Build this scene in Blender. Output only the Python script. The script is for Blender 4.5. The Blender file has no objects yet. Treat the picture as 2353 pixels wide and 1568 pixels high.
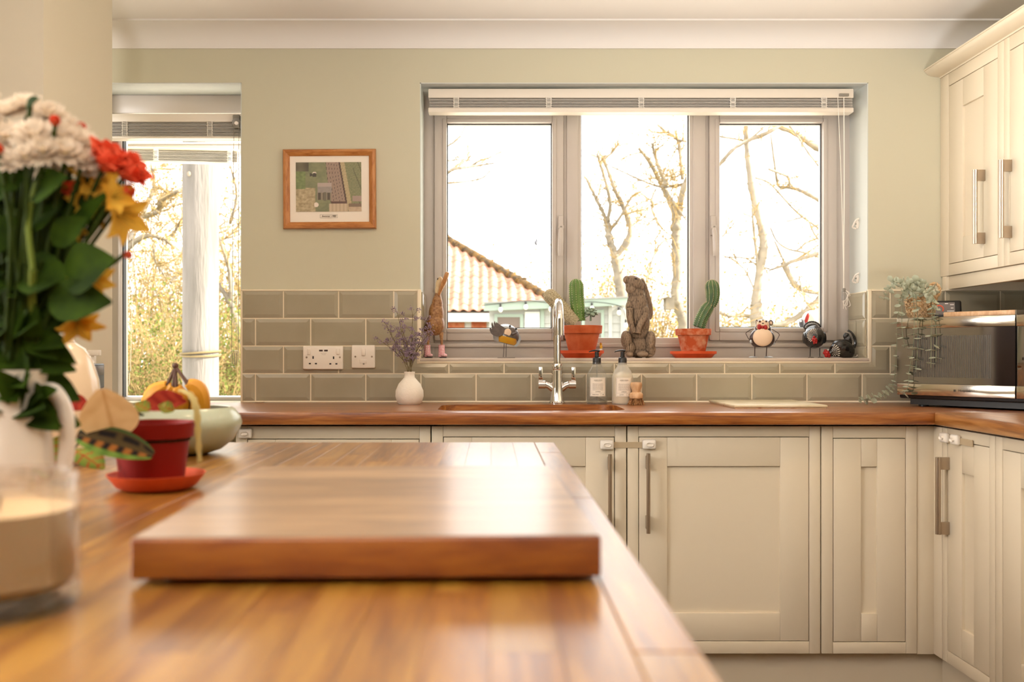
import bpy, bmesh, math, random
from mathutils import Vector, Matrix, noise
R = random.Random(11)
PI = math.pi
sc = bpy.context.scene
COL = sc.collection
# ------------------------------------------------------------------ camera, sky, sun, lamps, exposure
F, PX, PY, ZC = 2150.0, 1130.0, 812.0, 1.089          # focal length in px, vanishing point, eye height
cam = bpy.data.cameras.new('camera'); camo = bpy.data.objects.new('camera', cam); COL.objects.link(camo)
camo.location = (0, 0, ZC); camo.rotation_euler = (PI/2, 0, 0)
cam.sensor_width = 36.0; cam.lens = 36.0*F/2353.0
cam.shift_x = (1176.5-PX)/2353.0; cam.shift_y = (PY-784.0)/2353.0
cam.clip_start = 0.05; cam.clip_end = 300
cam.dof.use_dof = True; cam.dof.focus_distance = 3.3; cam.dof.aperture_fstop = 4.6; cam.dof.aperture_blades = 0
sc.camera = camo
wd = bpy.data.worlds.new('sky'); sc.world = wd; wd.use_nodes = True
bg = wd.node_tree.nodes['Background']; bg.inputs[0].default_value = (1.0, 0.98, 0.955, 1); bg.inputs[1].default_value = 4.2
def lamp(name, kind, loc, energy, col, rot=(0, 0, 0), size=1, size_y=None, angle=None):
    l = bpy.data.lights.new(name, kind); l.energy = energy; l.color = col
    if kind == 'AREA':
        l.size = size
        if size_y: l.shape = 'RECTANGLE'; l.size_y = size_y
        else: l.shape = 'DISK'
    if angle: l.angle = angle
    o = bpy.data.objects.new(name, l); o.location = loc; o.rotation_euler = rot; COL.objects.link(o); return o
sun = lamp('sun', 'SUN', (6, -2, 9), 21.0, (1, 0.92, 0.81), angle=0.009)
sun.rotation_euler = Vector((-0.87, 0.04, -0.46)).to_track_quat('-Z', 'Y').to_euler()
WARM = (1.0, 0.70, 0.42)
for lx in (-0.3, 0.9):
    for ly in (1.2, 2.25):
        lamp('downlight', 'AREA', (lx, ly, 2.255), 2.6, WARM, size=0.09)
lamp('side_fill', 'AREA', (-2.70, 0.95, 1.75), 100.0, (1, 0.995, 0.985), rot=(0, -PI/2, 0), size=0.9, size_y=1.5)  # added lamp brightening the wall cabinets; the left wall has no opening
lamp('ceiling_fill', 'AREA', (1.0, 1.6, 1.05), 23.0, (0.98, 1, 0.985), rot=(PI, 0, 0), size=0.5)  # added unseen lamp aimed up, brightening ceiling and wall cabinets
lamp('ceiling_fill', 'AREA', (-0.5, -0.8, 1.12), 110.0, (0.98, 1, 0.985), rot=(PI, 0, 0), size=0.6)  # second added lamp, bouncing soft light off the ceiling
sp = bpy.data.lights.new('ceiling_spot', 'SPOT'); sp.energy = 95.0; sp.color = (1, 0.95, 0.88); sp.spot_size = 0.66; sp.spot_blend = 0.8; sp.shadow_soft_size = 0.06
spo = bpy.data.objects.new('ceiling_spot', sp); spo.location = (-0.4, 1.4, 2.2); spo.rotation_euler = (Vector((1.95, 2.72, 1.80))-spo.location).to_track_quat('-Z', 'Y').to_euler(); COL.objects.link(spo)
def portal(loc, rot, sx, sy):
    o = lamp('window_portal', 'AREA', loc, 1.0, (1, 1, 1), rot, sx, sy); o.data.cycles.is_portal = True
portal((0.55, 3.68, 1.57), (-PI/2, 0, 0), 1.6, 1.0)
portal((-1.2, 3.68, 1.5), (-PI/2, 0, 0), 0.6, 1.16)
sc.view_settings.view_transform = 'Standard'; sc.view_settings.look = 'None'
sc.view_settings.exposure = 0.10; sc.view_settings.gamma = 1.0; sc.view_settings.use_curve_mapping = False
try:
    sc.cycles.use_denoising = True; sc.cycles.denoiser = 'OPENIMAGEDENOISE'
    sc.cycles.max_bounces = 10; sc.cycles.transparent_max_bounces = 24; sc.cycles.sample_clamp_indirect = 6.0
    sc.cycles.caustics_reflective = False; sc.cycles.caustics_refractive = False
except Exception: pass

def at(px, py, d):                                     # photograph pixel + distance -> a point of the room
    return Vector(((px-PX)/F*d, d, ZC-(py-PY)/F*d))
# ------------------------------------------------------------------ materials
def lin(h):
    if isinstance(h, str):
        h = h.lstrip('#'); c = [int(h[i:i+2], 16)/255 for i in (0, 2, 4)]
        return tuple(x/12.92 if x <= .04045 else ((x+.055)/1.055)**2.4 for x in c) + (1,)
    return tuple(h[:3]) + (1,)
def pm(name, col, rough=.5, metal=0., spec=.5, var=None, bump=None, coat=0., trans=0., sss=0., stretch=(1, 1, 1), emit=0., attr=None, coords='pos', translucent=None):
    m = bpy.data.materials.new(name); m.use_nodes = True; nt = m.node_tree; n = nt.nodes; L = nt.links
    b = n['Principled BSDF']; I = b.inputs
    I['Base Color'].default_value = lin(col); I['Roughness'].default_value = rough; I['Metallic'].default_value = metal
    I['Specular IOR Level'].default_value = spec; I['Coat Weight'].default_value = coat; I['Transmission Weight'].default_value = trans
    I['Coat Roughness'].default_value = .12
    if sss: I['Subsurface Weight'].default_value = sss; I['Subsurface Radius'].default_value = (.01, .006, .003)
    if emit: I['Emission Color'].default_value = lin(col); I['Emission Strength'].default_value = emit
    def vec():
        g = n.new('ShaderNodeNewGeometry'); mp = n.new('ShaderNodeMapping'); mp.inputs['Scale'].default_value = stretch
        if coords == 'obj':
            t = n.new('ShaderNodeTexCoord'); L.new(t.outputs['Object'], mp.inputs[0])
        else: L.new(g.outputs['Position'], mp.inputs[0])
        return mp.outputs[0]
    v = vec() if (var or bump) else None
    if attr:
        a = n.new('ShaderNodeAttribute'); a.attribute_name = attr; L.new(a.outputs['Color'], I['Base Color'])
    if var:
        c2, scale, lo, hi = var
        t = n.new('ShaderNodeTexNoise'); t.inputs['Scale'].default_value = scale; t.inputs['Detail'].default_value = 5; L.new(v, t.inputs['Vector'])
        r = n.new('ShaderNodeValToRGB'); r.color_ramp.elements[0].position = lo; r.color_ramp.elements[1].position = hi
        r.color_ramp.elements[0].color = lin(col); r.color_ramp.elements[1].color = lin(c2); L.new(t.outputs['Fac'], r.inputs[0]); L.new(r.outputs[0], I['Base Color'])
    if bump:
        t = n.new('ShaderNodeTexNoise'); t.inputs['Scale'].default_value = bump[0]; t.inputs['Detail'].default_value = 4; L.new(v, t.inputs['Vector'])
        bn = n.new('ShaderNodeBump'); bn.inputs['Strength'].default_value = bump[1]; bn.inputs['Distance'].default_value = bump[2] if len(bump) > 2 else .002
        L.new(t.outputs['Fac'], bn.inputs['Height']); L.new(bn.outputs[0], I['Normal'])
    if translucent:
        tr = n.new('ShaderNodeBsdfTranslucent'); tr.inputs[0].default_value = lin(col); mx = n.new('ShaderNodeMixShader'); mx.inputs[0].default_value = translucent
        if attr: L.new(a.outputs['Color'], tr.inputs[0])
        L.new(b.outputs[0], mx.inputs[1]); L.new(tr.outputs[0], mx.inputs[2]); L.new(mx.outputs[0], n['Material Output'].inputs[0])
    return m
def wood(name, c1, c2, c3, stretch, rough=.35, scale=1., rnd=0., coat=.0, bump=.15, spec=.5):
    m = pm(name, c1, rough, coat=coat, spec=spec); m.node_tree.nodes['Principled BSDF'].inputs['Coat Roughness'].default_value = .24; nt = m.node_tree; n = nt.nodes; L = nt.links; b = n['Principled BSDF']
    g = n.new('ShaderNodeNewGeometry'); mp = n.new('ShaderNodeMapping'); mp.inputs['Scale'].default_value = stretch; L.new(g.outputs['Position'], mp.inputs[0])
    vec = mp.outputs[0]
    if rnd:
        oi = n.new('ShaderNodeObjectInfo'); ad = n.new('ShaderNodeVectorMath'); ad.operation = 'MULTIPLY_ADD'
        ad.inputs[1].default_value = (37, 17, 53); L.new(oi.outputs['Random'], ad.inputs[0]); L.new(mp.outputs[0], ad.inputs[2]); vec = ad.outputs[0]
    t1 = n.new('ShaderNodeTexNoise'); t1.inputs['Scale'].default_value = 4*scale; t1.inputs['Detail'].default_value = 6; t1.inputs['Distortion'].default_value = .8; L.new(vec, t1.inputs['Vector'])
    t2 = n.new('ShaderNodeTexNoise'); t2.inputs['Scale'].default_value = 22*scale; t2.inputs['Detail'].default_value = 3; L.new(vec, t2.inputs['Vector'])
    ad2 = n.new('ShaderNodeMath'); ad2.operation = 'MULTIPLY_ADD'; ad2.inputs[1].default_value = .35; L.new(t2.outputs['Fac'], ad2.inputs[0]); L.new(t1.outputs['Fac'], ad2.inputs[2])
    r = n.new('ShaderNodeValToRGB'); e = r.color_ramp.elements; e[0].position = .5; e[1].position = .84; e[0].color = lin(c1); e[1].color = lin(c3)
    x = e.new(.66); x.color = lin(c2)
    L.new(ad2.outputs[0], r.inputs[0]); out = r.outputs[0]
    if rnd:
        hs = n.new('ShaderNodeHueSaturation'); mr = n.new('ShaderNodeMapRange'); mr.inputs[3].default_value = 1-rnd; mr.inputs[4].default_value = 1+rnd
        L.new(oi.outputs['Random'], mr.inputs[0]); L.new(mr.outputs[0], hs.inputs['Value']); L.new(out, hs.inputs['Color']); out = hs.outputs[0]
    L.new(out, b.inputs['Base Color'])
    bn = n.new('ShaderNodeBump'); bn.inputs['Strength'].default_value = bump; bn.inputs['Distance'].default_value = .0008; L.new(t2.outputs['Fac'], bn.inputs['Height']); L.new(bn.outputs[0], b.inputs['Normal'])
    return m
def thin_glass(name, tint=(1, 1, 1), refl=.9):
    m = bpy.data.materials.new(name); m.use_nodes = True; nt = m.node_tree; n = nt.nodes; L = nt.links; n.remove(n['Principled BSDF'])
    t = n.new('ShaderNodeBsdfTransparent'); t.inputs[0].default_value = tint + (1,)
    g = n.new('ShaderNodeBsdfGlossy'); g.inputs['Roughness'].default_value = .02
    lw = n.new('ShaderNodeFresnel'); lw.inputs[0].default_value = 1.45; mu = n.new('ShaderNodeMath'); mu.operation = 'MULTIPLY'; mu.inputs[1].default_value = refl
    ge = n.new('ShaderNodeNewGeometry'); iv = n.new('ShaderNodeMath'); iv.operation = 'SUBTRACT'; iv.inputs[0].default_value = 1.0; L.new(ge.outputs['Backfacing'], iv.inputs[1])
    mf = n.new('ShaderNodeMath'); mf.operation = 'MULTIPLY'; L.new(lw.outputs[0], mf.inputs[0]); L.new(iv.outputs[0], mf.inputs[1]); L.new(mf.outputs[0], mu.inputs[0])
    mx = n.new('ShaderNodeMixShader'); L.new(mu.outputs[0], mx.inputs[0]); L.new(t.outputs[0], mx.inputs[1]); L.new(g.outputs[0], mx.inputs[2]); L.new(mx.outputs[0], n['Material Output'].inputs[0])
    return m
M = {}
M['reveal'] = pm('white reveal paint', '#D2D5D0', .6, spec=.3)
M['wall'] = pm('wall paint', '#CBC5AD', .75, spec=.2, bump=(260, .08, .001))
M['nib'] = pm('pale wall paint', '#D8CDB6', .75, spec=.2, bump=(260, .08, .001))
M['ceiling'] = pm('ceiling paint', '#ECE6E0', .85, spec=.1, bump=(200, .05, .001))
M['floor'] = wood('oak floor', '#5E3C1E', '#523318', '#6E4826', (6, .6, 6), .5)
M['tile'] = pm('glazed tile', '#A0967F', .16, spec=.5, var=('#A89E88', 5, .35, .65), bump=(14, .06, .002))
M['grout'] = pm('cream grout', '#EEE0C6', .85, spec=.1)
M['upvc'] = pm('white window plastic', '#C6BCB3', .32, spec=.4)
M['sill'] = pm('sill laminate', '#CDBDAE', .35)
M['gasket'] = pm('black gasket', '#2A2826', .6)
M['blind'] = pm('blind slat', '#B9B2AA', .4, spec=.3)
M['blindw'] = pm('blind rail', '#EADFD0', .4)
M['cord'] = pm('white cord', '#F2EBE0', .8)
M['greyp'] = pm('grey plastic', '#8C857A', .4)
M['pane'] = thin_glass('window glass', (.97, .98, .98), .35)
M['acorn'] = thin_glass('clear plastic', (.86, .87, .87), 1.)
M['cab'] = pm('cream cabinet paint', '#D9CBB3', .42, spec=.4, bump=(420, .03, .0006))
M['gapdark'] = pm('dark gap', '#1E1712', .8)
M['steel'] = pm('brushed steel', '#B4A390', .3, 1., bump=(900, .06, .0004), stretch=(1, 1, .05))
M['chrome'] = pm('chrome', '#E4E0DC', .06, 1.)
M['lock'] = pm('white lock plastic', '#F2E9DD', .35)
M['strap'] = pm('lock strap', '#D8C3A0', .4, translucent=.3)
M['black'] = pm('black plastic', '#1A1716', .35)
M['blackgloss'] = pm('mirrored black glass', '#0B0A0A', .05)
M['blackgloss'].node_tree.nodes['Principled BSDF'].inputs['IOR'].default_value = 3.6
M['inox'] = pm('stainless panel', '#CFC6B8', .14, 1.)
M['oak_x'] = wood('oiled oak along x', '#6C3410', '#8C4E1A', '#AA6C32', (.55, 9, 9), .34, 1.4, coat=.5, bump=.2)
M['oak_y'] = wood('oiled oak along y', '#7E4A1C', '#9C632C', '#B57F46', (9, .55, 9), .34, 1.4, coat=.5, bump=.2)
M['stave'] = wood('oak stave', '#663808', '#80500E', '#986A22', (7, .5, 7), .42, 1.2, rnd=.17, coat=.85, bump=.2)
M['block'] = wood('chopping block wood', '#6A2E02', '#7E3E06', '#925210', (1.2, 7, 7), .5, 1.2, coat=.4, bump=.3)
M['blocktop'] = wood('pale board surface', '#75593F', '#866647', '#9A7856', (1.0, 7, 7), .5, 1.0, coat=.6, bump=.3)
M['frame'] = wood('honey oak frame', '#A0602C', '#B4733A', '#C4864C', (1.5, 9, 9), .35, 2.5)
M['frame_z'] = wood('honey oak frame upright', '#A0602C', '#B4733A', '#C4864C', (9, 9, 1.5), .35, 2.5)
M['pale_wood'] = wood('pale beech', '#C2946A', '#CFA47A', '#DAB48C', (8, 8, 2), .5, 2.)
M['terracotta'] = pm('terracotta', '#B8532A', .75, spec=.2, var=('#CC7048', 18, .35, .7), bump=(90, .15, .001))
M['terra_old'] = pm('weathered terracotta', '#B4512A', .8, spec=.2, var=('#D29A78', 22, .48, .66), bump=(90, .2, .001))
M['saucer'] = pm('terracotta saucer', '#C4491E', .6, spec=.3, var=('#D2562A', 20, .4, .6))
M['soil'] = pm('potting soil', '#2E1F15', .95, spec=.1, bump=(160, 1., .004))
M['redpot'] = pm('red brown plastic pot', '#7A1208', .55, spec=.15)
M['white_cer'] = pm('white ceramic', '#DCD0C0', .25, spec=.5, coat=.2)
M['white_matt'] = pm('matt white stoneware', '#EFE6D8', .8, spec=.2, bump=(120, .5, .002))
M['cream'] = pm('cream enamel', '#DCC3A2', .2, coat=.3)
M['sage'] = pm('sage glazed bowl', '#A9AE94', .28, coat=.2)
M['bowl_in'] = pm('brown bowl glaze', '#7A4A1E', .4)
M['paper'] = pm('white card', '#F3E8DA', .8, spec=.1)
M['ink'] = pm('dark ink', '#4A4038', .8)
M['ink2'] = pm('grey ink', '#A59A8E', .8)
M['stone'] = pm('pale stone', '#D9CBAE', .35, var=('#C4B48F', 16, .4, .65))
M['stone_edge'] = pm('stone edge', '#D3B48C', .6, var=('#9C5A34', 40, .55, .75))
M['hare'] = pm('crease shaded hare', '#5A4838', .7, spec=.3, var=('#A88E76', 34, .36, .66), bump=(190, .8, .004), stretch=(1.5, 1.5, .6))
M['duck'] = pm('carved duck wood', '#744620', .45, var=('#B28350', 130, .3, .75), bump=(200, .2, .001))
M['duckbill'] = wood('duck bill wood', '#A06636', '#B27A46', '#C2905C', (9, 9, 2), .4, 2.)
M['duckhead'] = pm('duck head wood', '#D2B58A', .5)
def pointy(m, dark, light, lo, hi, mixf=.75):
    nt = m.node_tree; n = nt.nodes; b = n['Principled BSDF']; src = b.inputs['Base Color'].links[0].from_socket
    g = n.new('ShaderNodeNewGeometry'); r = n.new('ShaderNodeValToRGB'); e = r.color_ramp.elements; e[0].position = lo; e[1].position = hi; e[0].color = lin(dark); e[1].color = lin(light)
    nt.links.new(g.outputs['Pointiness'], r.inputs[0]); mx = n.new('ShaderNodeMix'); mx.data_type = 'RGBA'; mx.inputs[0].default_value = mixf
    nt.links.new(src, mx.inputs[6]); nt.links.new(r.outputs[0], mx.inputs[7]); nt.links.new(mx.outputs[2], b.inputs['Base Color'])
pointy(M['hare'], '#1C140E', '#A68E76', .465, .535, .8)  # shade painted into the hare's creases, highlights onto its ridges
def dots(name, base, dot, scale, thr):
    m = pm(name, base, .35); nt = m.node_tree; n = nt.nodes; L = nt.links
    tc = n.new('ShaderNodeNewGeometry'); v = n.new('ShaderNodeTexVoronoi'); v.inputs['Scale'].default_value = scale; v.inputs['Randomness'].default_value = .25
    L.new(tc.outputs['Position'], v.inputs['Vector']); r = n.new('ShaderNodeValToRGB'); r.color_ramp.interpolation = 'CONSTANT'
    r.color_ramp.elements[0].color = lin(dot); r.color_ramp.elements[1].color = lin(base); r.color_ramp.elements[1].position = thr
    L.new(v.outputs['Distance'], r.inputs[0]); L.new(r.outputs[0], n['Principled BSDF'].inputs['Base Color']); return m
M['boot'] = dots('pink dotted boot', '#DFA0A6', '#F4E4E0', 150, .33)
M['gun'] = pm('gunmetal paint', '#5A4F49', .4, .3, var=('#6A5E57', 90, .3, .7))
M['silver'] = pm('silver paint', '#B9BDC0', .28, .6)
M['yellow_p'] = pm('yellow enamel', '#C99A1E', .4, var=('#C98A1A', 60, .3, .7))
M['cream_p'] = pm('cream enamel paint', '#EBCDAE', .45)
M['brown_p'] = pm('dark brown enamel', '#43302A', .3, .2)
M['red_p'] = pm('red enamel', '#9E1410', .35, spec=.5)
M['hen'] = pm('black hen enamel', '#14110F', .25, coat=.3, var=('#2A1C14', 14, .5, .75))
M['white_p'] = pm('white paint dots', '#EFE4D6', .5)
M['cactus'] = pm('cactus skin', '#50702C', .55, var=('#6C8A3C', 40, .3, .7))
M['cactus_d'] = pm('dark cactus skin', '#3F5A3C', .55, var=('#5A7440', 40, .3, .7))
M['spine'] = pm('cactus spines', '#E6D8B8', .7, translucent=.4)
M['fuzz'] = pm('woolly cactus', '#9C8E6A', .9, var=('#CFC0A0', 240, .35, .65), bump=(300, 1., .004))
M['succ'] = pm('grey green succulent', '#8A9A84', .6)
M['euc'] = pm('eucalyptus leaf', '#B9BDA6', .6, spec=.3, translucent=.25)
M['eucstem'] = pm('eucalyptus stem', '#7E8468', .6)
M['basket'] = pm('woven seagrass', '#BC9464', .7, var=('#DCBE96', 70, .35, .65), bump=(400, .4, .001))
M['stem'] = pm('green stem', '#2E3A10', .75, spec=.08, translucent=.1)
M['stempale'] = pm('pale stem', '#5E6A28', .7, spec=.1)
M['leafg'] = pm('green leaf', '#1E2C08', .75, spec=.06, var=('#34480E', 30, .35, .65), translucent=.2)
M['petw'] = pm('white petals', '#DCCBB4', .7, translucent=.35)
M['petr'] = pm('red orange petals', '#D03A1E', .7, spec=.15, var=('#EC7450', 35, .35, .65), translucent=.3)
M['pety'] = pm('yellow petals', '#DDB044', .7, spec=.15, var=('#CC8E22', 40, .4, .65), translucent=.35)
M['petc'] = pm('yellow green flower eye', '#A08420', .7)
M['withered'] = pm('withered leaf', '#C4B070', .7, translucent=.3)
M['drystem'] = pm('dry stem', '#6A5A38', .8)
M['lilac'] = pm('lilac florets', '#7A6476', .8, var=('#A08A98', 90, .35, .65))
M['banana'] = pm('banana skin', '#C98A1C', .5, var=('#B87418', 20, .45, .7))
M['bananatip'] = pm('banana stalk', '#4A2A14', .7)
M['wax'] = pm('cream wax', '#D2AE82', .5, sss=.15)
M['cglass'] = pm('thick clear glass', '#FFFFFF', .01, trans=1., spec=.5)
M['tumbler'] = thin_glass('tumbler glass', (.97, .97, .96), 1.)
_t = M['tumbler'].node_tree; _g = _t.nodes.new('ShaderNodeBsdfGlass'); _g.inputs['IOR'].default_value = 1.48; _m = _t.nodes.new('ShaderNodeMixShader'); _m.inputs[0].default_value = .28
_o = [n for n in _t.nodes if n.type == 'OUTPUT_MATERIAL'][0]; _p = _o.inputs[0].links[0].from_socket; _t.links.new(_p, _m.inputs[1]); _t.links.new(_g.outputs[0], _m.inputs[2]); _t.links.new(_m.outputs[0], _o.inputs[0])
M['bglass'] = thin_glass('bottle glass', (.90, .90, .88), 1.)
M['liquid'] = thin_glass('clear soap', (.74, .72, .66), .5)
M['lotion'] = pm('cream lotion', '#E6D4B0', .4, sss=.1)
M['milky'] = thin_glass('lotion bottle glass', (.95, .95, .93), 1.)
for _n, _f, _c in (('milky', .35, (.85, .82, .76, 1)), ('bglass', .10, (.8, .78, .74, 1))):
    _t = M[_n].node_tree; _g = _t.nodes.new('ShaderNodeBsdfDiffuse'); _g.inputs[0].default_value = _c; _m = _t.nodes.new('ShaderNodeMixShader'); _m.inputs[0].default_value = _f
    _o = [n for n in _t.nodes if n.type == 'OUTPUT_MATERIAL'][0]; _p = _o.inputs[0].links[0].from_socket; _t.links.new(_p, _m.inputs[1]); _t.links.new(_g.outputs[0], _m.inputs[2]); _t.links.new(_m.outputs[0], _o.inputs[0])
M['bristle'] = pm('brush bristle', '#B98A58', .8, var=('#7C4C26', 200, .4, .6))
M['meshdark'] = pm('door mesh', '#46413C', .4)
M['screen'] = pm('display screen', '#6E625A', .2, emit=.25)
M['screen_w'] = pm('display text', '#E8DED4', .4, emit=.3)
M['screen_r'] = pm('display gauge', '#D8562E', .4, emit=.3)
M['led'] = pm('green status light', '#7BE05A', .4, emit=1.2)
M['leafcol'] = pm('patterned leaf', '#888888', .65, spec=.12, attr='Col', translucent=.15)
M['print'] = pm('photo print', '#888888', .35, attr='Col')
# outdoors
M['bark'] = pm('bare bark', '#776E62', .9, spec=.1, var=('#8F8472', 8, .35, .65))
M['twig'] = pm('twigs', '#85734F', .9, spec=.1, var=('#A08658', 3, .35, .65))
M['bushleaf'] = pm('winter leaves', '#86743E', .8, spec=.1, var=('#A88C50', 3, .35, .65), translucent=.3)
M['bushleafg'] = pm('evergreen leaves', '#4E5A2A', .8, spec=.1, var=('#74743A', 3, .35, .65), translucent=.3)
M['pole'] = pm('weathered pole', '#66615B', .9, spec=.1, var=('#76706A', 14, .35, .65), bump=(60, 1., .01), stretch=(1, 1, .12))
M['pantile'] = pm('clay pantile', '#AC7A64', .85, spec=.1, var=('#BC8E78', 3, .35, .65))
M['moss'] = pm('mossy ridge', '#7A5E38', .95, spec=.1, var=('#54483A', 9, .4, .6), bump=(40, 1., .03))
M['brick'] = pm('red brick wall', '#B05F42', .9, spec=.1, var=('#C07A58', 12, .4, .6))
M['render'] = pm('white paint', '#DDDDD8', .8)
M['shed'] = pm('pale shed boards', '#A8A8A4', .8)
M['shedgreen'] = pm('pale green paint', '#96A499', .7)
M['shedroof'] = pm('shed roof felt', '#8E8C88', .9)
M['shedin'] = pm('shed window dark', '#6A5A50', .3)
M['bulb'] = pm('festoon bulb', '#F2EDE0', .2)
M['ground'] = pm('winter lawn', '#6E6A44', .95, spec=.1, var=('#86805A', 2, .35, .65))
M['patio'] = pm('pale patio slabs', '#E4DCCF', .9, spec=.1)
M['crow'] = pm('dark feathers', '#4A4A50', .8)
# ------------------------------------------------------------------ mesh builder
class B:
    def __init__(s): s.bm = bmesh.new()
    def box(s, x0, x1, y0, y1, z0, z1, bev=0., seg=2, mx=None):
        v = [s.bm.verts.new((x, y, z)) for z in (z0, z1) for y in (y0, y1) for x in (x0, x1)]
        fs = [s.bm.faces.new([v[i] for i in q]) for q in ((0, 2, 3, 1), (4, 5, 7, 6), (0, 1, 5, 4), (2, 6, 7, 3), (0, 4, 6, 2), (1, 3, 7, 5))]
        if bev:
            es = list({e for f in fs for e in f.edges})
            r = bmesh.ops.bevel(s.bm, geom=es, offset=bev, segments=seg, profile=.5, affect='EDGES')
            v = list({w for f in r['faces'] for w in f.verts} | {w for w in v if w.is_valid})
        if mx is not None: bmesh.ops.transform(s.bm, matrix=mx, verts=v)
        return s
    def tube(s, pts, r, n=8, cap=True, ry=None):
        pts = [Vector(p) for p in pts]; k = len(pts)
        rs = r if isinstance(r, (list, tuple)) else [r]*k
        ts = [(pts[min(i+1, k-1)]-pts[max(i-1, 0)]).normalized() for i in range(k)]
        up = Vector((0, 0, 1)) if abs(ts[0].z) < .95 else Vector((1, 0, 0))
        a = ts[0].cross(up).normalized(); rings = []
        for i in range(k):
            t = ts[i]; a = (a-t*a.dot(t))
            a = a.normalized() if a.length > 1e-6 else t.orthogonal().normalized()
            b = t.cross(a)
            f = ry if ry else 1.
            rings.append([s.bm.verts.new(pts[i]+a*math.cos(2*PI*j/n)*rs[i]+b*math.sin(2*PI*j/n)*rs[i]*f) for j in range(n)])
        for i in range(k-1):
            for j in range(n): s.bm.faces.new((rings[i][j], rings[i][(j+1) % n], rings[i+1][(j+1) % n], rings[i+1][j]))
        if cap: s.bm.faces.new(rings[0][::-1]); s.bm.faces.new(rings[-1])
        return s
    def lathe(s, prof, c=(0, 0, 0), n=28, mx=None, cap=True):
        c = Vector(c); rings = []; new = []
        for (r, z) in prof:
            if r < 1e-6: ring = [s.bm.verts.new(c+Vector((0, 0, z)))]
            else: ring = [s.bm.verts.new(c+Vector((r*math.cos(2*PI*j/n), r*math.sin(2*PI*j/n), z))) for j in range(n)]
            rings.append(ring); new += ring
        for p, q in zip(rings, rings[1:]):
            if len(p) == 1 and len(q) == 1: continue
            for j in range(n):
                k = (j+1) % n
                if len(p) == 1: s.bm.faces.new((p[0], q[k], q[j]))
                elif len(q) == 1: s.bm.faces.new((p[j], p[k], q[0]))
                else: s.bm.faces.new((p[j], p[k], q[k], q[j]))
        if cap:
            if len(rings[0]) > 1: s.bm.faces.new(rings[0][::-1])
            if len(rings[-1]) > 1: s.bm.faces.new(rings[-1])
        if mx is not None: bmesh.ops.transform(s.bm, matrix=mx, verts=new)
        return s
    def ell(s, c, r, rot=None, u=16, v=10, keep=None):
        if isinstance(r, (int, float)): r = (r, r, r)
        mx = Matrix.Translation(Vector(c)) @ (rot.to_4x4() if rot is not None else Matrix()) @ Matrix.Diagonal((*r, 1))
        q = bmesh.ops.create_uvsphere(s.bm, u_segments=u, v_segments=v, radius=1, matrix=mx)
        if keep:
            fs = {f for w in q['verts'] for f in w.link_faces}
            bad = [f for f in fs if not keep(f.calc_center_median())]
            bmesh.ops.delete(s.bm, geom=bad, context='FACES')
        return s
    def prism(s, poly, y0, y1, axis='y'):                # polygon of (x,z) pushed along y, or (x,y) along z
        mk = (lambda p, t: (p[0], t, p[1])) if axis == 'y' else ((lambda p, t: (p[0], p[1], t)) if axis == 'z' else (lambda p, t: (t, p[0], p[1])))
        a = [s.bm.verts.new(mk(p, y0)) for p in poly]; b = [s.bm.verts.new(mk(p, y1)) for p in poly]; n = len(poly)
        s.bm.faces.new(a); s.bm.faces.new(b[::-1])
        for i in range(n): s.bm.faces.new((a[i], b[i], b[(i+1) % n], a[(i+1) % n]))
        return s
    def quad(s, *p): s.bm.faces.new([s.bm.verts.new(q) for q in p]); return s
    def grid(s, fn, nu, nv, col=None):
        if col: lay = s.bm.verts.layers.float_color.get('Col') or s.bm.verts.layers.float_color.new('Col')
        vs = [[s.bm.verts.new(fn(i/nu, j/nv)) for j in range(nv+1)] for i in range(nu+1)]
        if col:
            for i in range(nu+1):
                for j in range(nv+1): vs[i][j][lay] = col(i/nu, j/nv)
        for i in range(nu):
            for j in range(nv): s.bm.faces.new((vs[i][j], vs[i+1][j], vs[i+1][j+1], vs[i][j+1]))
        return s
    def mesh(s, name, smooth=True, sharp=.6, recalc=True):
        if recalc: bmesh.ops.recalc_face_normals(s.bm, faces=s.bm.faces)
        me = bpy.data.meshes.new(name); s.bm.to_mesh(me); s.bm.free()
        if smooth:
            me.polygons.foreach_set('use_smooth', [True]*len(me.polygons))
            if sharp: me.set_sharp_from_angle(angle=sharp)
        return me
    def build(s, name, mat, parent=None, **k):
        return link(name, s.mesh(name, **k), mat, parent)
INV = {}
def link(name, me, mat, parent=None):
    if mat: me.materials.clear(); me.materials.append(mat)
    o = bpy.data.objects.new(name, me); COL.objects.link(o)
    if parent is not None:
        o.parent = parent; INV[o] = INV[parent]; me.transform(INV[parent])
    else:
        xs = [v.co for v in me.vertices]
        lo = [min(c[i] for c in xs) for i in range(3)]; hi = [max(c[i] for c in xs) for i in range(3)]
        b = Vector(((lo[0]+hi[0])/2, (lo[1]+hi[1])/2, lo[2])); me.transform(Matrix.Translation(-b)); o.location = b; INV[o] = Matrix.Translation(-b)
    return o
def tag(o, label=None, cat=None, group=None, kind=None):
    if label: o['label'] = label
    if cat: o['category'] = cat
    if group: o['group'] = group
    if kind: o['kind'] = kind
    return o
def thing(name, label, cat, loc=(0, 0, 0), group=None, kind=None):
    o = bpy.data.objects.new(name, None); o.empty_display_size = .02; o.location = loc; COL.objects.link(o)
    INV[o] = Matrix.Translation(-Vector(loc)); return tag(o, label, cat, group, kind)
def dup(o, loc=None, rot=None, parent=None, label=None):
    c = o.copy(); COL.objects.link(c)
    if parent is not None: c.parent = parent
    for ch in list(o.children): dup(ch, parent=c)
    if loc is not None: c.location = loc
    if rot is not None: c.rotation_euler = rot
    if label: c['label'] = label
    return c
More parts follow.
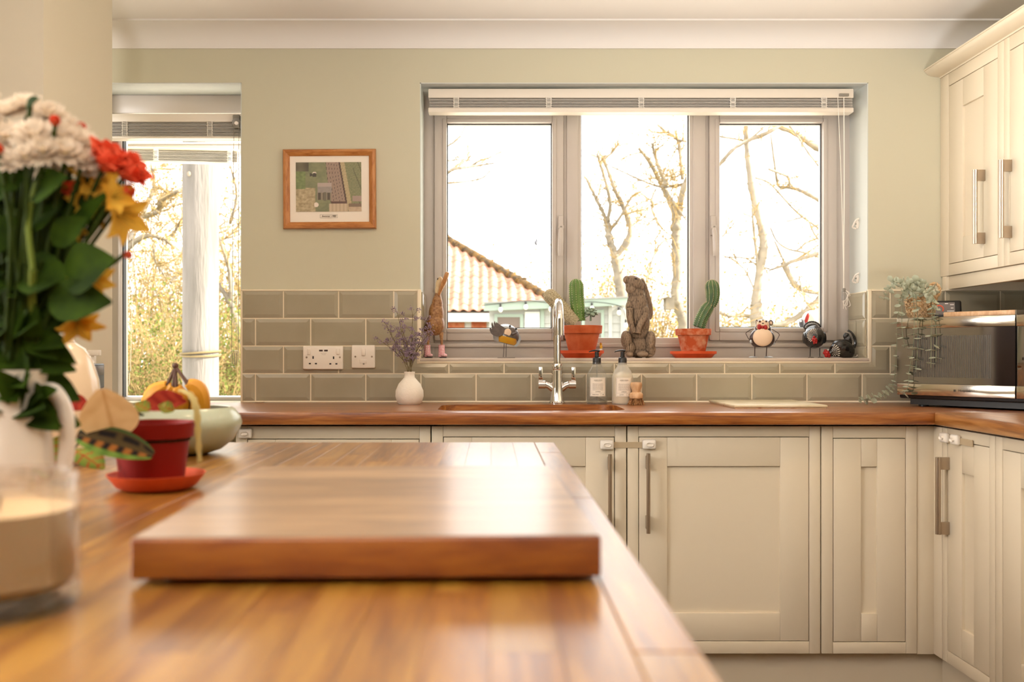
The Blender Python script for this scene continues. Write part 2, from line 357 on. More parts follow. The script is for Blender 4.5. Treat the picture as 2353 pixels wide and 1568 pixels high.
def bake(me, mods):                                     # run modifiers on a mesh, give the result back as a mesh
    o = bpy.data.objects.new('tmp', me); COL.objects.link(o)
    for kind, kw in mods:
        m = o.modifiers.new(kind, kind)
        for k, v in kw.items(): setattr(m, k, v)
    dg = bpy.context.evaluated_depsgraph_get(); dg.update()
    r = bpy.data.meshes.new_from_object(o.evaluated_get(dg)); bpy.data.objects.remove(o)
    r.polygons.foreach_set('use_smooth', [True]*len(r.polygons)); return r
def blob(b, voxel, it=4):
    return bake(b.mesh('b', smooth=False), [('REMESH', dict(mode='VOXEL', voxel_size=voxel, use_smooth_shade=True)), ('SMOOTH', dict(factor=.5, iterations=it))])
def text(s, size, loc, mat, parent, name='lettering', rot=(PI/2, 0, 0), align='CENTER', shear=0., ext=.0002):
    c = bpy.data.curves.new('t', 'FONT'); c.body = s; c.size = size; c.align_x = align; c.align_y = 'CENTER'; c.extrude = ext; c.shear = shear; c.resolution_u = 2
    o = bpy.data.objects.new('t', c); COL.objects.link(o)
    dg = bpy.context.evaluated_depsgraph_get(); dg.update(); me = bpy.data.meshes.new_from_object(o.evaluated_get(dg)); bpy.data.objects.remove(o)
    r = rot if isinstance(rot, Matrix) else Matrix.LocRotScale(None, __import__('mathutils').Euler(rot), None)
    me.transform(Matrix.Translation(Vector(loc)) @ r.to_4x4()); me.name = name
    return link(name, me, mat, parent)
def catmull(pts, per=6):
    pts = [Vector(p) for p in pts]; out = []
    for i in range(len(pts)-1):
        p0, p1, p2, p3 = pts[max(i-1, 0)], pts[i], pts[i+1], pts[min(i+2, len(pts)-1)]
        for j in range(per):
            t = j/per
            out.append(.5*((2*p1)+(p2-p0)*t+(2*p0-5*p1+4*p2-p3)*t*t+(3*p1-p0-3*p2+p3)*t**3))
    return out+[pts[-1]]
def lerp(a, b, t): return a+(b-a)*t
# ================================================================== room shell
WY, FY = 3.402, 3.56                                    # inner face of the back wall, window frame plane
S = F/WY
def wx(px): return (px-PX)/S
def wz(py): return ZC-(py-PY)/S
def fx(px): return (px-PX)/F*FY
def fz(py): return ZC-(py-PY)/F*FY
W1L, W1R, HEAD, SILL = wx(965), wx(1995), wz(190), 1.0715
W2L, W2R = -1.5, wx(555)
CEIL = 2.268; CT = .91                                  # ceiling, counter top
def struct(b, name, mat, **k): return tag(b.build(name, M[mat], None, **k), kind='structure')
b = B()
YO = 3.70
b.box(-3.0, W2L, WY, YO, 0, CEIL); b.box(W2R, W1L, WY, YO, 0, CEIL); b.box(W1R, 2.2, WY, YO, 0, CEIL)
b.box(W2L, W2R, WY, YO, HEAD, CEIL); b.box(W1L, W1R, WY, YO, HEAD, CEIL)
b.box(W1L, W1R, WY, YO, 0, SILL-.012); b.box(W2L, W2R, WY, YO, 0, CT-.002)
wall_back = struct(b, 'wall_back', 'wall', smooth=False)
nib = struct(B().box(-1.62, -1.217, 2.54, 3.0, 0, CEIL), 'wall_pillar', 'nib', smooth=False)
b = B(); rv = .003
b.box(W1L, W1R, WY+.001, FY+.02, HEAD-rv, HEAD); b.box(W1L-.001, W1L+rv, WY+.001, FY+.02, SILL, HEAD); b.box(W1R-rv, W1R+.001, WY+.001, FY+.02, SILL, HEAD)
b.box(W2L, W2R, WY+.001, FY+.02, HEAD-rv, HEAD); b.box(W2R-rv, W2R+.001, WY+.001, FY+.02, CT, HEAD)
struct(b, 'trim_reveal', 'reveal', smooth=False)
struct(B().box(1.94, 2.1, -6.0, WY, 0, CEIL), 'wall_right', 'wall', smooth=False)
b = B(); b.box(-3.0, -2.8, -6.0, WY, 0, CEIL)
struct(b, 'wall_left', 'wall', smooth=False)
struct(B().box(-1.75, -1.621, 1.75, 2.54, 0, CEIL), 'wall_light_block', 'nib', smooth=False)  # unseen wall, added to shield the pillar front from the side lamp
struct(B().box(-3.0, 2.1, -6.1, -6.0, 0, CEIL), 'wall_rear', 'wall', smooth=False)
struct(B().box(-3.0, 2.2, -6.1, YO, CEIL, CEIL+.15), 'ceiling', 'ceiling', smooth=False)
struct(B().box(-3.0, 2.2, -6.1, YO, -.1, 0), 'floor', 'floor', smooth=False)
prof = [(WY, 2.196), (WY-.006, 2.196)] + [(WY-.006-.094*(1-math.cos(t*PI/2/8)), 2.200+.062*math.sin(t*PI/2/8)) for t in range(9)] + [(WY-.106, 2.262), (WY-.106, CEIL), (WY, CEIL)]
struct(B().prism(prof, -2.8, 1.94, 'x'), 'trim_cornice', 'ceiling')
d1 = thing('door_1', None, None, (-1.62, 2.0, 0), kind='structure')
B().box(-1.62, -1.60, 1.80, 2.20, 0, 2.0).build('door_panel', M['brown_p'], d1, smooth=False)
b = B(); b.box(-1.62, -1.592, 1.752, 1.80, 0, 2.06); b.box(-1.62, -1.592, 2.20, 2.25, 0, 2.06); b.box(-1.62, -1.592, 1.80, 2.20, 2.0, 2.06); b.build('door_frame', M['upvc'], d1, smooth=False)
# ------------------------------------------------------------------ windows
def ring(x0, x1, z0, z1, w, y0, y1, bev=.004, ws=None):
    b = B(); l, r, t, bo = ws or (w, w, w, w)
    b.box(x0, x0+l, y0, y1, z0, z1, bev); b.box(x1-r, x1, y0, y1, z0, z1, bev)
    b.box(x0+l-.001, x1-r+.001, y0, y1, z1-t, z1, bev); b.box(x0+l-.001, x1-r+.001, y0, y1, z0, z0+bo, bev); return b
def win_handle(parent, px, pyt, pyb, mir=1):
    x = fx(px); z1, z0 = fz(pyt), fz(pyb); zc = z1-.045
    h = B(); h.box(x-.010, x+.010, FY-.017, FY-.004, z1-.075, z1, .004)
    h.tube([(x, FY-.017, zc), (x, FY-.030, zc)], .011, 14)
    h.build('window_handle', M['upvc'], parent)
    g = B(); g.tube([(x, FY-.026, zc-.005), (x+mir*.001, FY-.036, zc-.03), (x+mir*.003, FY-.036, z0+.02), (x+mir*.003, FY-.033, z0)], [.008, .0095, .0095, .0075], 10)
    g.build('lever', M['upvc'], parent)
    B().tube([(x, FY-.0305, zc), (x, FY-.0312, zc)], .004, 10).build('key_lock', M['greyp'], parent)
win1 = thing('window_1', None, None, ((W1L+W1R)/2, FY, SILL), kind='structure')
xl, xr = W1L-.02, W1R+.02
b = B()
b.box(xl, fx(998), FY+.012, FY+.075, SILL-.01, HEAD, .004); b.box(fx(1923), xr, FY+.012, FY+.075, SILL-.01, HEAD, .004)
b.box(fx(998)-.001, fx(1923)+.001, FY+.012, FY+.075, fz(240), HEAD, .004); b.box(fx(998)-.001, fx(1923)+.001, FY+.012, FY+.075, SILL-.01, fz(776), .004)
b.box(xl, xr, FY+.002, FY+.03, fz(798), fz(789), .003)
b.build('outer_frame', M['upvc'], win1)
for a, c in ((1295, 1336), (1586, 1630)):
    B().box(fx(a), fx(c), FY+.012, FY+.075, fz(785), fz(241), .004).box(fx(a)+.012, fx(c)-.012, FY+.004, FY+.02, fz(785), fz(241), .004).build('mullion', M['upvc'], win1)
def sash(parent, a, c, ga, gc, gt, gb, top, bot):
    s = ring(fx(a), fx(c), fz(bot), fz(top), 0, FY-.004, FY+.05, .005, (fx(ga)-fx(a), fx(c)-fx(gc), fz(top)-fz(gt), fz(gb)-fz(bot))).build('sash', M['upvc'], parent)
    # bead step round the pane
    w = .018
    ring(fx(ga)-w, fx(gc)+w, fz(gb)-w, fz(gt)+w, w, FY-.010, FY+.01, .006).build('glazing_bead', M['upvc'], s)
    ring(fx(ga), fx(gc), fz(gb), fz(gt), .003, FY+.012, FY+.02, 0).build('gasket', M['gasket'], s, smooth=False)
    B().box(fx(ga)-.004, fx(gc)+.004, FY+.02, FY+.024, fz(gb)-.004, fz(gt)+.004).build('pane', M['pane'], s, smooth=False)
    return s
sl = sash(win1, 998, 1295, 1027, 1268, 283, 755, 250, 783); win_handle(sl, 1288, 497, 590, -1)
sr = sash(win1, 1630, 1923, 1653, 1890, 283, 753, 250, 783); win_handle(sr, 1637, 497, 590, 1)
B().box(fx(1336)-.004, fx(1586)+.004, FY+.04, FY+.044, fz(785)-.004, fz(241)).build('pane', M['pane'], win1, smooth=False)
ring(fx(1336), fx(1586), fz(785), fz(241), .003, FY+.03, FY+.04, 0).build('gasket', M['gasket'], win1, smooth=False)
struct(B().box(W1L, W1R, WY-.012, FY+.02, SILL-.012, SILL, .002), 'trim_windowsill', 'sill')
win2 = thing('window_2', None, None, ((W2L+W2R)/2, FY, CT), kind='structure')
b = B()
b.box(W2L, fx(271), FY+.012, FY+.07, CT, HEAD, .003); b.box(fx(580), W2R+.05, FY+.012, FY+.07, CT, HEAD, .003)
b.box(W2L-.02, fx(580)+.001, FY-.01, FY+.07, fz(262), HEAD-.003, .004); b.box(fx(271)-.001, fx(580)+.001, FY+.012, FY+.07, CT-.002, CT+.012, .003)
b.build('outer_frame', M['upvc'], win2)
B().box(fx(271), fx(280.5), FY-.002, FY+.06, CT+.012, fz(262), .003).build('glazing_bead', M['upvc'], win2)
B().box(fx(280.5), fx(283), FY+.004, FY+.03, CT+.012, fz(262)).build('gasket', M['gasket'], win2, smooth=False)
B().box(fx(282), fx(580), FY+.03, FY+.034, CT+.01, fz(262)).build('pane', M['pane'], win2, smooth=False)
# ------------------------------------------------------------------ blinds
def blind(name, label, xa, xb, y, z_top, z_hr, z_st, z_bot, nsl, tapes, depth=.05, tilt=0.):
    t = thing(name, label, 'blind', ((xa+xb)/2, y, z_bot))
    B().box(xa, xb, y-depth/2, y+depth/2, z_hr, z_top, .003).build('headrail', M['blindw'], t)
    pitch = (z_hr-.002-z_st)/nsl
    for i in range(nsl):
        z = z_st+pitch*(i+.5)+.0006*math.sin(i*2.1)
        vs = []
        n = 4
        p = [(y-depth*.46+depth*.92*k/n, z+.0018*math.sin(PI*k/n)) for k in range(n+1)]
        poly = p+[(q[0], q[1]-pitch*.55) for q in reversed(p)]
        B().prism(poly, xa+.004, xb-.004, 'x').build('slat', M['blind'], t, smooth=False)
    B().box(xa, xb, y-depth/2, y+depth/2, z_bot, z_st-.001, .003).build('bottom_rail', M['blindw'], t)
    for px in tapes:
        g = B(); w = .0105
        for k in range(11):
            z = lerp(z_st-.001, z_hr+.001, k/10)
            g.tube([(px-w*(1+.15*math.sin(k*3.7)), y-depth/2-.001, z), (px, y-depth/2-.004, z+.0012*math.sin(k*5)), (px+w*(1+.15*math.cos(k*2.9)), y-depth/2-.001, z)], .0011, 5)
        for s in (-1, 1): g.tube([(px+s*w*.8, y-depth/2-.0015, z_st-.002), (px+s*w*.8, y-depth/2-.0015, z_hr+.003)], .0012, 5)
        g.build('ladder_tape', M['cord'], t)
    return t
BY = 3.46; bs = F/BY
def bx(px): return (px-PX)/bs
def bz(py): return ZC-(py-PY)/bs
bl1 = blind('venetian_blind', 'wide grey venetian blind drawn up above the three pane window', bx(985), bx(1956), BY, bz(208), bz(229), bz(250.5), bz(262), 9, [bx(p) for p in (1049, 1260, 1471, 1680, 1888)])
t = thing('cord_lock', None, None, (bx(1933), BY-.03, bz(222)))
b = B().box(bx(1922), bx(1944), BY-.031, BY-.024, bz(226), bz(220), .001); o = b.build('cord_lock', M['greyp'], bl1); bpy.data.objects.remove(t)
for k, (px0, px1) in enumerate(((1925, 1938), (1939, 1939))):
    B().tube(catmull([at(px0, 224, 3.425), at((px0+px1)/2+1, 400, 3.425), at(px1, 600, 3.425), at(px1, 672, 3.425)], 4), .0011 if k == 0 else .0017, 6).build('pull_cord', M['cord'], bl1)
b = B().lathe([(.003, 0), (.0085, -.004), (.0085, -.034), (.006, -.036)], at(1939, 668, 3.425), 12); b.build('cord_weight', M['acorn'], bl1)
B().lathe([(.002, .006), (.0065, .004), (.0065, -.008), (.002, -.008)], at(1939, 666, 3.425), 12).build('weight_cap', M['greyp'], bl1)
b = B()
for k in range(5):
    p = [at(1939+R.uniform(-2, 3), 668+R.uniform(-2, 2), 3.425)]
    for q in range(4): p.append(at(1944+R.uniform(-7, 10), 674+11*q+R.uniform(-5, 5), 3.42+R.uniform(-.004, .004)))
    b.tube(catmull(p, 4), .0009, 5)
b.build('loose_cord_end', M['cord'], bl1)
BY2 = 3.47; s2 = F/BY2
def b2(px): return (px-PX)/s2
def z2(py): return ZC-(py-PY)/s2
bl2 = blind('venetian_blind', 'narrow grey venetian blind with cords, drawn up inside the tall left window', b2(240), b2(562)-.006, BY2, z2(265), z2(284), z2(315.5), z2(321.5), 13, [b2(293), b2(487)])
b = B().tube([at(543, 281, 3.44), at(543, 281, 3.425)], .0155, 18).box(at(535, 0, 3.43).x, at(551, 0, 3.43).x, 3.425, 3.446, at(0, 294, 3.43).z, at(0, 264, 3.43).z, .003); b.build('chain_bracket', M['greyp'], bl2)
B().tube([at(543, 283, 3.424), at(543, 283, 3.421)], .007, 14).build('bracket_hub', M['steel'], bl2)
for (a, c, y1) in ((537.5, 532, 810), (549, 548, 812)):
    B().tube([at(a, 284, 3.421), at((a+c)/2, 560, 3.421), at(c, y1, 3.421)], .0009, 5).build('pull_cord', M['greyp'], bl2)
b = B().box(*[v for v in (at(530, 0, 3.421).x, at(549, 0, 3.421).x)], 3.412, 3.428, at(0, 843, 3.421).z, at(0, 806, 3.421).z, .004); b.build('cord_weight', M['acorn'], bl2)
b = B()
for k in (534, 539, 544): b.tube([at(k, 812, 3.41), at(k, 838, 3.41)], .0011, 6)
b.build('weight_rib', M['greyp'], bl2)
# second blind on the outer lean-to glazing beyond the tall window
OY = 3.93; so = F/OY
def ox(px): return (px-PX)/so
def oz(py): return ZC-(py-PY)/so
bl3 = blind('venetian_blind', 'further grey venetian blind hanging askew behind the tall window glass', ox(262), ox(549), OY, oz(341), oz(347), oz(371), oz(375), 9, [ox(361), ox(530)], .03)
bl3.rotation_euler = (0, .021, 0)
for a in (296.5, 309):
    B().tube([at(a, 350, OY-.02), at(a, 600, OY-.02), at(a+1, 856, OY-.02)], .0011, 5).build('pull_cord', M['greyp'], bl3)
B().box(at(294, 0, OY).x, at(311, 0, OY).x, OY-.03, OY-.012, at(0, 890, OY).z, at(0, 853, OY).z, .004).build('cord_weight', M['acorn'], bl3)
b = B()
for k in (298, 303, 308): b.tube([at(k, 860, OY-.032), at(k, 886, OY-.032)], .0011, 6)
b.build('weight_rib', M['greyp'], bl3)
t = thing('lean_to_frame', 'white lean-to fascia and posts outside the tall left window', 'window frame', (ox(400), OY+.06, -.1))
b = B(); b.box(ox(150), ox(620), OY+.04, OY+.09, oz(348), oz(322), .004); b.build('fascia', M['upvc'], t)
B().box(ox(150), ox(620), OY+.034, OY+.041, oz(329), oz(327)).build('drip_strip', M['greyp'], t, smooth=False).rotation_euler = (0, 0, 0)
for px in (140, 600): B().box(ox(px), ox(px)+.06, OY+.04, OY+.09, -.1, oz(322), .004).build('post', M['upvc'], t)
# ------------------------------------------------------------------ wall tiles
g = B(); GY = WY-.005
zt = 1.3135
GG = WY-.0076
g.box(W2R, W1L, GG, WY, CT, zt+.006); g.box(W1L, W1R, GG, WY, CT, SILL-.012); g.box(W1R, 1.94, GG, WY, CT, zt+.006)
g.box(W1R-.005, W1R, WY-.004, FY+.012, SILL, zt+.002); g.box(W1L, W1L+.004, WY-.004, FY+.012, SILL, zt+.002)
g.box(W2R-.002, W2R+.004, GY, FY, CT, zt+.006)
g.build('grout', M['grout'], wall_back, smooth=False)
# cream edging trims
b = B(); tw = .009
b.box(W2R, W1L+.004, WY-.0105, WY-.004, zt+.001, zt+.007, .001)
b.box(W1L-.008, W1L+.005, WY-.0115, WY+.004, SILL-.012, zt+.007, .002); b.box(W1R-.005, W1R+.008, WY-.0115, WY+.004, SILL-.014, zt+.007, .002)
b.box(W1L-.004, W1R+.004, WY-.0115, WY-.004, SILL-.018, SILL-.012, .001); b.box(W1R, 1.94, WY-.0105, WY-.004, zt+.001, zt+.006, .001)
b.box(W2R-.001, W2R+.004, WY-.0105, WY-.003, CT, zt+.006, .001)
b.build('edging', M['grout'], wall_back)
def off_poly(p, d):
    n = len(p); out = []
    for i in range(n):
        a, b_, c = Vector(p[i-1]), Vector(p[i]), Vector(p[(i+1) % n])
        e1 = (b_-a).normalized(); e2 = (c-b_).normalized(); n1 = Vector((-e1.y, e1.x)); n2 = Vector((-e2.y, e2.x))
        out.append(b_+(n1+n2)*d if abs(e1.dot(e2)) < .5 else b_+n1*d)
    return [(q.x, q.y) for q in out]
def tile_mesh(poly, bev=.0125):                         # counter-clockwise polygon in (u, v); face towards -w
    b = B(); n = len(poly)
    a = [b.bm.verts.new((p[0], 0, p[1])) for p in poly]
    q = [b.bm.verts.new((p[0], -.0055, p[1])) for p in poly]
    w = min(bev, .35*min(max(p[0] for p in poly)-min(p[0] for p in poly), max(p[1] for p in poly)-min(p[1] for p in poly)))
    r = [b.bm.verts.new((p[0], -.0088, p[1])) for p in off_poly(poly, w)]
    for i in range(n):
        j = (i+1) % n
        b.bm.faces.new((a[i], a[j], q[j], q[i])); b.bm.faces.new((q[i], q[j], r[j], r[i]))
    b.bm.faces.new(r)
    bmesh.ops.recalc_face_normals(b.bm, faces=b.bm.faces)
    if b.bm.faces[-1].normal.y > 0: bmesh.ops.reverse_faces(b.bm, faces=b.bm.faces)
    return b.mesh('tile', smooth=False, recalc=False)
TW, TH, PITCH = .1955, .0960, .2
FULL = tile_mesh([(0, 0), (TW, 0), (TW, TH), (0, TH)]); FULL.materials.append(M['tile'])
def add_tile(me, loc, rz=0.):
    if not me.materials: me.materials.append(M['tile'])
    o = bpy.data.objects.new('tile', me); COL.objects.link(o); o.parent = wall_back
    o.location = Vector(loc)-wall_back.location; o.rotation_euler = (R.uniform(-.004, .004), R.uniform(-.0015, .0015), rz+R.uniform(-.003, .003)); return o
def rect_tile(x0, x1, z0, z1):
    if x1-x0 < .006: return
    if abs(x1-x0-TW) < .002 and abs(z1-z0-TH) < .002: add_tile(FULL, (x0, GY+.002, z0))
    else: add_tile(tile_mesh([(0, 0), (x1-x0, 0), (x1-x0, z1-z0), (0, z1-z0)]), (x0, GY+.002, z0))
XL, XR = W2R+.006, 1.935
for k in range(4):
    z1 = zt-.1003*k; z0 = z1-TH
    ox0 = wx(652.6) if k % 2 == 0 else wx(588.5)
    for i in range(-3, 16):
        a = ox0+PITCH*i+.00225; c = a+TW
        spans = [(XL, XR)] if k >= 2 else [(XL, W1L-.010), (W1R+.010, XR)]
        for (l, r) in spans:
            x0, x1 = max(a, l), min(c, r)
            if x1-x0 < .006: continue
            if k == 2:
                zc = SILL-.0205; bl, br = W1L-.010, W1R+.010
                if x1 <= bl or x0 >= br: rect_tile(x0, x1, z0, z1)
                elif x0 >= bl and x1 <= br: rect_tile(x0, x1, z0, zc)
                elif x0 < bl:
                    h, w, hb = z1-z0, x1-x0, zc-z0; e = bl-x0
                    add_tile(tile_mesh([(0, 0), (w, 0), (w, hb), (e, hb), (e, h), (0, h)]), (x0, GY+.002, z0)) if e > .02 else rect_tile(bl, x1, z0, zc)
                else:
                    h, w, hb = z1-z0, x1-x0, zc-z0; e = br-x0
                    add_tile(tile_mesh([(0, 0), (w, 0), (w, h), (e, h), (e, hb), (0, hb)]), (x0, GY+.002, z0))
            else: rect_tile(x0, x1, z0, z1)
# tiles lining the two reveals of the big window
for side in (1, -1):
    for k in range(3):
        z1 = zt-.1003*k-.002; z0 = max(z1-TH, SILL+.003)
        xs = [(WY+.006, FY+.006)] if k != 1 else [(WY+.006, WY+.085), (WY+.089, FY+.006)]
        for y0, y1 in xs:
            me = tile_mesh([(0, 0), (y1-y0, 0), (y1-y0, z1-z0), (0, z1-z0)])
            if side == 1: add_tile(me, (W1R-.005, y1, z0), -PI/2)
            else: add_tile(me, (W1L+.004, y0, z0), PI/2)
# silicone blob and bead where worktop meets tiles
b = B().tube([(W2R+.01, WY-.008, CT+.002), (1.93, WY-.008, CT+.002)], .004, 6); b.build('sealant_bead', M['grout'], wall_back)
b = B().lathe([(.012, 0), (.016, .003), (.010, .006), (.008, .003)], (wx(600), WY-.02, CT), 16); b.build('sealant_ring', M['grout'], wall_back)
# ================================================================== worktops
CF = 2.829; RX = 1.338                                   # front edge of the back run, front edge of the right run
def rrect(x0, x1, y0, y1, r, n=6):
    p = []
    for cx, cy, a0 in ((x1-r, y1-r, 0), (x0+r, y1-r, 90), (x0+r, y0+r, 180), (x1-r, y0+r, 270)):
        for i in range(n+1):
            a = math.radians(a0+90*i/n); p.append((cx+r*math.cos(a), cy+r*math.sin(a)))
    return p
wt = thing('worktop', 'oiled oak worktop running under the windows and along the right wall', 'worktop', (.3, 3.1, CT-.038))
SX0, SX1, SY0, SY1 = -.172, .424, 2.915, 3.252
cut = B().prism(rrect(SX0, SX1, SY0, SY1, .07), CT-.1, CT+.1, 'z').mesh('cut', smooth=False)
co = bpy.data.objects.new('cut', cut); COL.objects.link(co)
bm_ = B().box(-1.216, 1.939, CF, WY-.006, CT-.038, CT, .004)
me = bake(bm_.mesh('w', smooth=False), [('BOOLEAN', dict(object=co, operation='DIFFERENCE', solver='EXACT'))])
bpy.data.objects.remove(co); me.set_sharp_from_angle(angle=.5)
link('back_run', me, M['oak_x'], wt)
B().box(RX, 1.939, -1.2, CF-.0008, CT-.038, CT, .004).build('return_run', M['oak_y'], wt)
# sink below the cut-out
sk = thing('undermount_sink', 'pale undermounted sink below the cut-out in the oak worktop', 'sink', ((SX0+SX1)/2, (SY0+SY1)/2, CT-.24))
b = B(); po = rrect(SX0-.012, SX1+.012, SY0-.012, SY1+.012, .075); pi = rrect(SX0-.004, SX1+.004, SY0-.004, SY1+.004, .07); pb = rrect(SX0+.02, SX1-.02, SY0+.02, SY1-.02, .07)
def ringv(p, z): return [b.bm.verts.new((q[0], q[1], z)) for q in p]
rr = [ringv(po, CT-.24), ringv(po, CT-.0385), ringv(pi, CT-.0385), ringv(pb, CT-.225)]
for u, v in zip(rr, rr[1:]):
    for i in range(len(u)): b.bm.faces.new((u[i], u[(i+1) % len(u)], v[(i+1) % len(u)], v[i]))
b.bm.faces.new(rr[0]); b.bm.faces.new(rr[-1]); b.build('basin', M['white_cer'], sk)
B().lathe([(.04, 0), (.042, .003), (.03, .004), (.0, .002)], ((SX0+SX1)/2, (SY0+SY1)/2, CT-.225), 20).build('plug_hole', M['chrome'], sk)
# ------------------------------------------------------------------ base and wall cabinets
def cabinet(name, label, cat, loc, rz, w, z0, z1, depth, door=None, panel=None, handle=None, hside=1, flat=False, group=None, pelmet=None, ctop=None):
    t = thing(name, label, cat, loc, group)               # local frame: x along the front, -y out of the front, z up
    INV[t] = Matrix()
    g = .0012
    B().box(g, w-g, .022, depth, z0+.002, ctop or z1-.002).build('carcass', M['cab'], t, smooth=False)
    if door:
        u0, u1, v0, v1 = door
        f = B(); f.box(g, u0, 0, .022, z0, z1, .0015); f.box(u1, w-g, 0, .022, z0, z1, .0015)
        f.box(u0+.0005, u1-.0005, .0004, .022, v1, z1, .0012); f.box(u0+.0005, u1-.0005, .0004, .022, z0, v0, .0012)
        f.build('face_frame', M['cab'], t)
        B().box(u0, u1, .0195, .0218, v0, v1).build('shadow_gap', M['gapdark'], t, smooth=False)
        q = .0022
        d = B(); a, c, e, h = panel
        d.box(u0+q, a, .001, .019, v0+q, v1-q, .0012); d.box(c, u1-q, .001, .019, v0+q, v1-q, .0012)
        d.box(a+.0004, c-.0004, .0013, .019, h, v1-q, .0010); d.box(a+.0004, c-.0004, .0013, .019, v0+q, e, .0010)
        dr = d.build('door', M['cab'], t)
        B().box(a-.002, c+.002, .010, .016, e-.002, h+.002).build('panel', M['cab'], dr, smooth=False)
        if handle:
            hx, hz0, hz1 = handle; hb = B()
            if not flat:
                hb.tube([(hx, -.032, hz0), (hx, -.032, hz1)], .006, 12)
                for z in (hz0+.03, hz1-.03): hb.box(hx-.004, hx+.004, -.032, .001, z-.02, z+.02, .001)
            else:
                hb.tube([(hx, -.033, hz0), (hx, -.033, hz1)], .0065, 12); hb.tube([(hx+.006, -.030, hz0), (hx+.006, -.030, hz1)], .004, 10)
                for z in (hz0+.0185, hz1-.0185): hb.box(hx-.003, hx+.006, -.030, .001, z-.0185, z+.0185, .001)
            hb.build('handle', M['steel'], dr)
    t.rotation_euler = (0, 0, rz)
    return t
CFY = F/747.0; sC = 747.0
def cx(px): return (px-PX)/sC
def cz(py): return ZC-(py-PY)/sC
def back_unit(label, a, c, d, p, h=None, cat='cabinet', ztop=980, zbot=1503, group=None, ctop=None):
    x0 = cx(a)
    dd = (cx(d[0])-x0, cx(d[1])-x0, cz(d[3]), cz(d[2])); pp = (cx(p[0])-x0, cx(p[1])-x0, cz(p[3]), cz(p[2]))
    hh = (cx(h[0])-x0, cz(h[2]), cz(h[1])) if h else None
    return cabinet('base_cabinet', label, cat, (x0, CFY, 0), 0, cx(c)-x0, cz(zbot), cz(ztop), .5, dd, pp, hh, ctop=ctop)
back_unit('cream base cabinet below the sockets, its top showing over the island', 541, 990, (568, 964, 1009, 1475), (632, 900, 1072, 1410))
back_unit('cream base cabinet under the sink, bar handle on the right of its door', 991, 1440, (1018, 1413, 1004, 1475), (1084, 1346, 1072, 1410), (1399, 1042, 1222), ctop=.66)
back_unit('widest cream base cabinet, square recessed panel and bar handle on its left', 1441, 1886, (1467, 1860, 1004, 1475), (1533, 1793, 1072, 1410), (1486, 1040, 1222))
back_unit('narrow cream corner cabinet with a slim recessed panel and no handle', 1887, 2108, (1914, 2082, 1007, 1477), (1979, 2016, 1073, 1411))
t = thing('corner_post', 'cream filler post in the inner corner of the base cabinets', 'filler panel', (cx(2128), CFY, cz(1504)))
B().box(cx(2108.6), cx(2148), CFY+.004, CFY+.03, cz(1505), cz(980), .001).build('filler', M['cab'], t)
B().box(cx(2148)-.001, cx(2148)+.03, 2.832, CFY+.03, cz(1504), cz(980), .001).build('filler', M['cab'], t)
RFX = cx(2148)                                            # front plane of the right base run
def run_y(px, X): return X*F/(px-PX)
y1, y2 = 2.831, run_y(2287, RFX)
w = y1-y2
cabinet('base_cabinet', 'cream base cabinet below the microwave with the tall flat bar handle', 'cabinet', (RFX, y1, 0), -PI/2, w-.001, cz(1504), cz(980), .5,
        (.030, w-.030, cz(1477), cz(1004)), (.115, w-.115, cz(1411), cz(1072)), (.040, ZC-(1230-PY)*2.78/F, ZC-(1052-PY)*2.78/F), flat=True)
cabinet('base_cabinet', 'cream base cabinet cut off by the right picture edge, beside the flat handle one', 'cabinet', (RFX, y2, 0), -PI/2, .44, cz(1504), cz(980), .5,
        (.034, .406, cz(1477), cz(1004)), (.120, .320, cz(1411), cz(1072)))
pl = thing('plinth', 'recessed cream plinth under the base cabinets', 'plinth', (.3, CFY+.05, 0))
B().box(-1.216, RFX+.05, CFY+.045, CFY+.062, 0, cz(1503)-.001).build('board', M['cab'], pl, smooth=False)
B().box(RFX+.045, RFX+.062, -1.2, CFY+.045, 0, cz(1503)-.001).build('board', M['cab'], pl, smooth=False)
# wall cabinets on the right wall
UX = 1.63
ya, yb = WY-.001, run_y(2307, UX)
def uz(py, y): return ZC-(py-PY)*y/F
w = ya-yb
cabinet('wall_cabinet', 'cream wall cabinet next to the back wall, handle on its right', 'cabinet', (UX, ya, 0), -PI/2, w-.0005, 1.366, 2.087, .308,
        (ya-run_y(2179, UX), ya-run_y(2292, UX), 1.406, 2.043), (ya-run_y(2211, UX), ya-run_y(2259, UX), 1.492, 1.947), (ya-run_y(2266, UX)-.012, 1.451, 1.696), flat=True)
cabinet('wall_cabinet', 'cream wall cabinet cut off by the right picture edge, handle on its left', 'cabinet', (UX, yb, 0), -PI/2, .42, 1.366, 2.087, .308,
        (.030, .39, 1.406, 2.043), (.105, .315, 1.492, 1.947), (.040, 1.451, 1.696), flat=True)
pm_ = thing('pelmet', 'cream light pelmet hanging under the wall cabinets', 'pelmet', (UX+.02, 3.0, 1.314))
B().box(UX+.010, UX+.028, 2.55, WY-.045, 1.318, 1.365, .0015).build('board', M['cab'], pm_)
B().box(UX+.002, UX+.30, WY-.044, WY-.012, 1.314, 1.3655, .001).build('end_panel', M['cab'], pm_)
B().box(UX+.03, 1.93, 2.55, WY-.045, 1.345, 1.3655).build('underside', M['pale_wood'], pm_, smooth=False)
cr = thing('crown_moulding', 'cream concave crown moulding along the top of the wall cabinets', 'moulding', (UX, 3.0, 2.0875))
p = [(UX+.03, 2.0875), (UX-.002, 2.0875), (UX-.004, 2.092)] + [(UX-.004-.052*math.sin(k*PI/2/8), 2.092+.022*(1-math.cos(k*PI/2/8))) for k in range(1, 9)] + [(UX-.060, 2.115), (UX-.060, 2.119), (UX+.03, 2.119)]
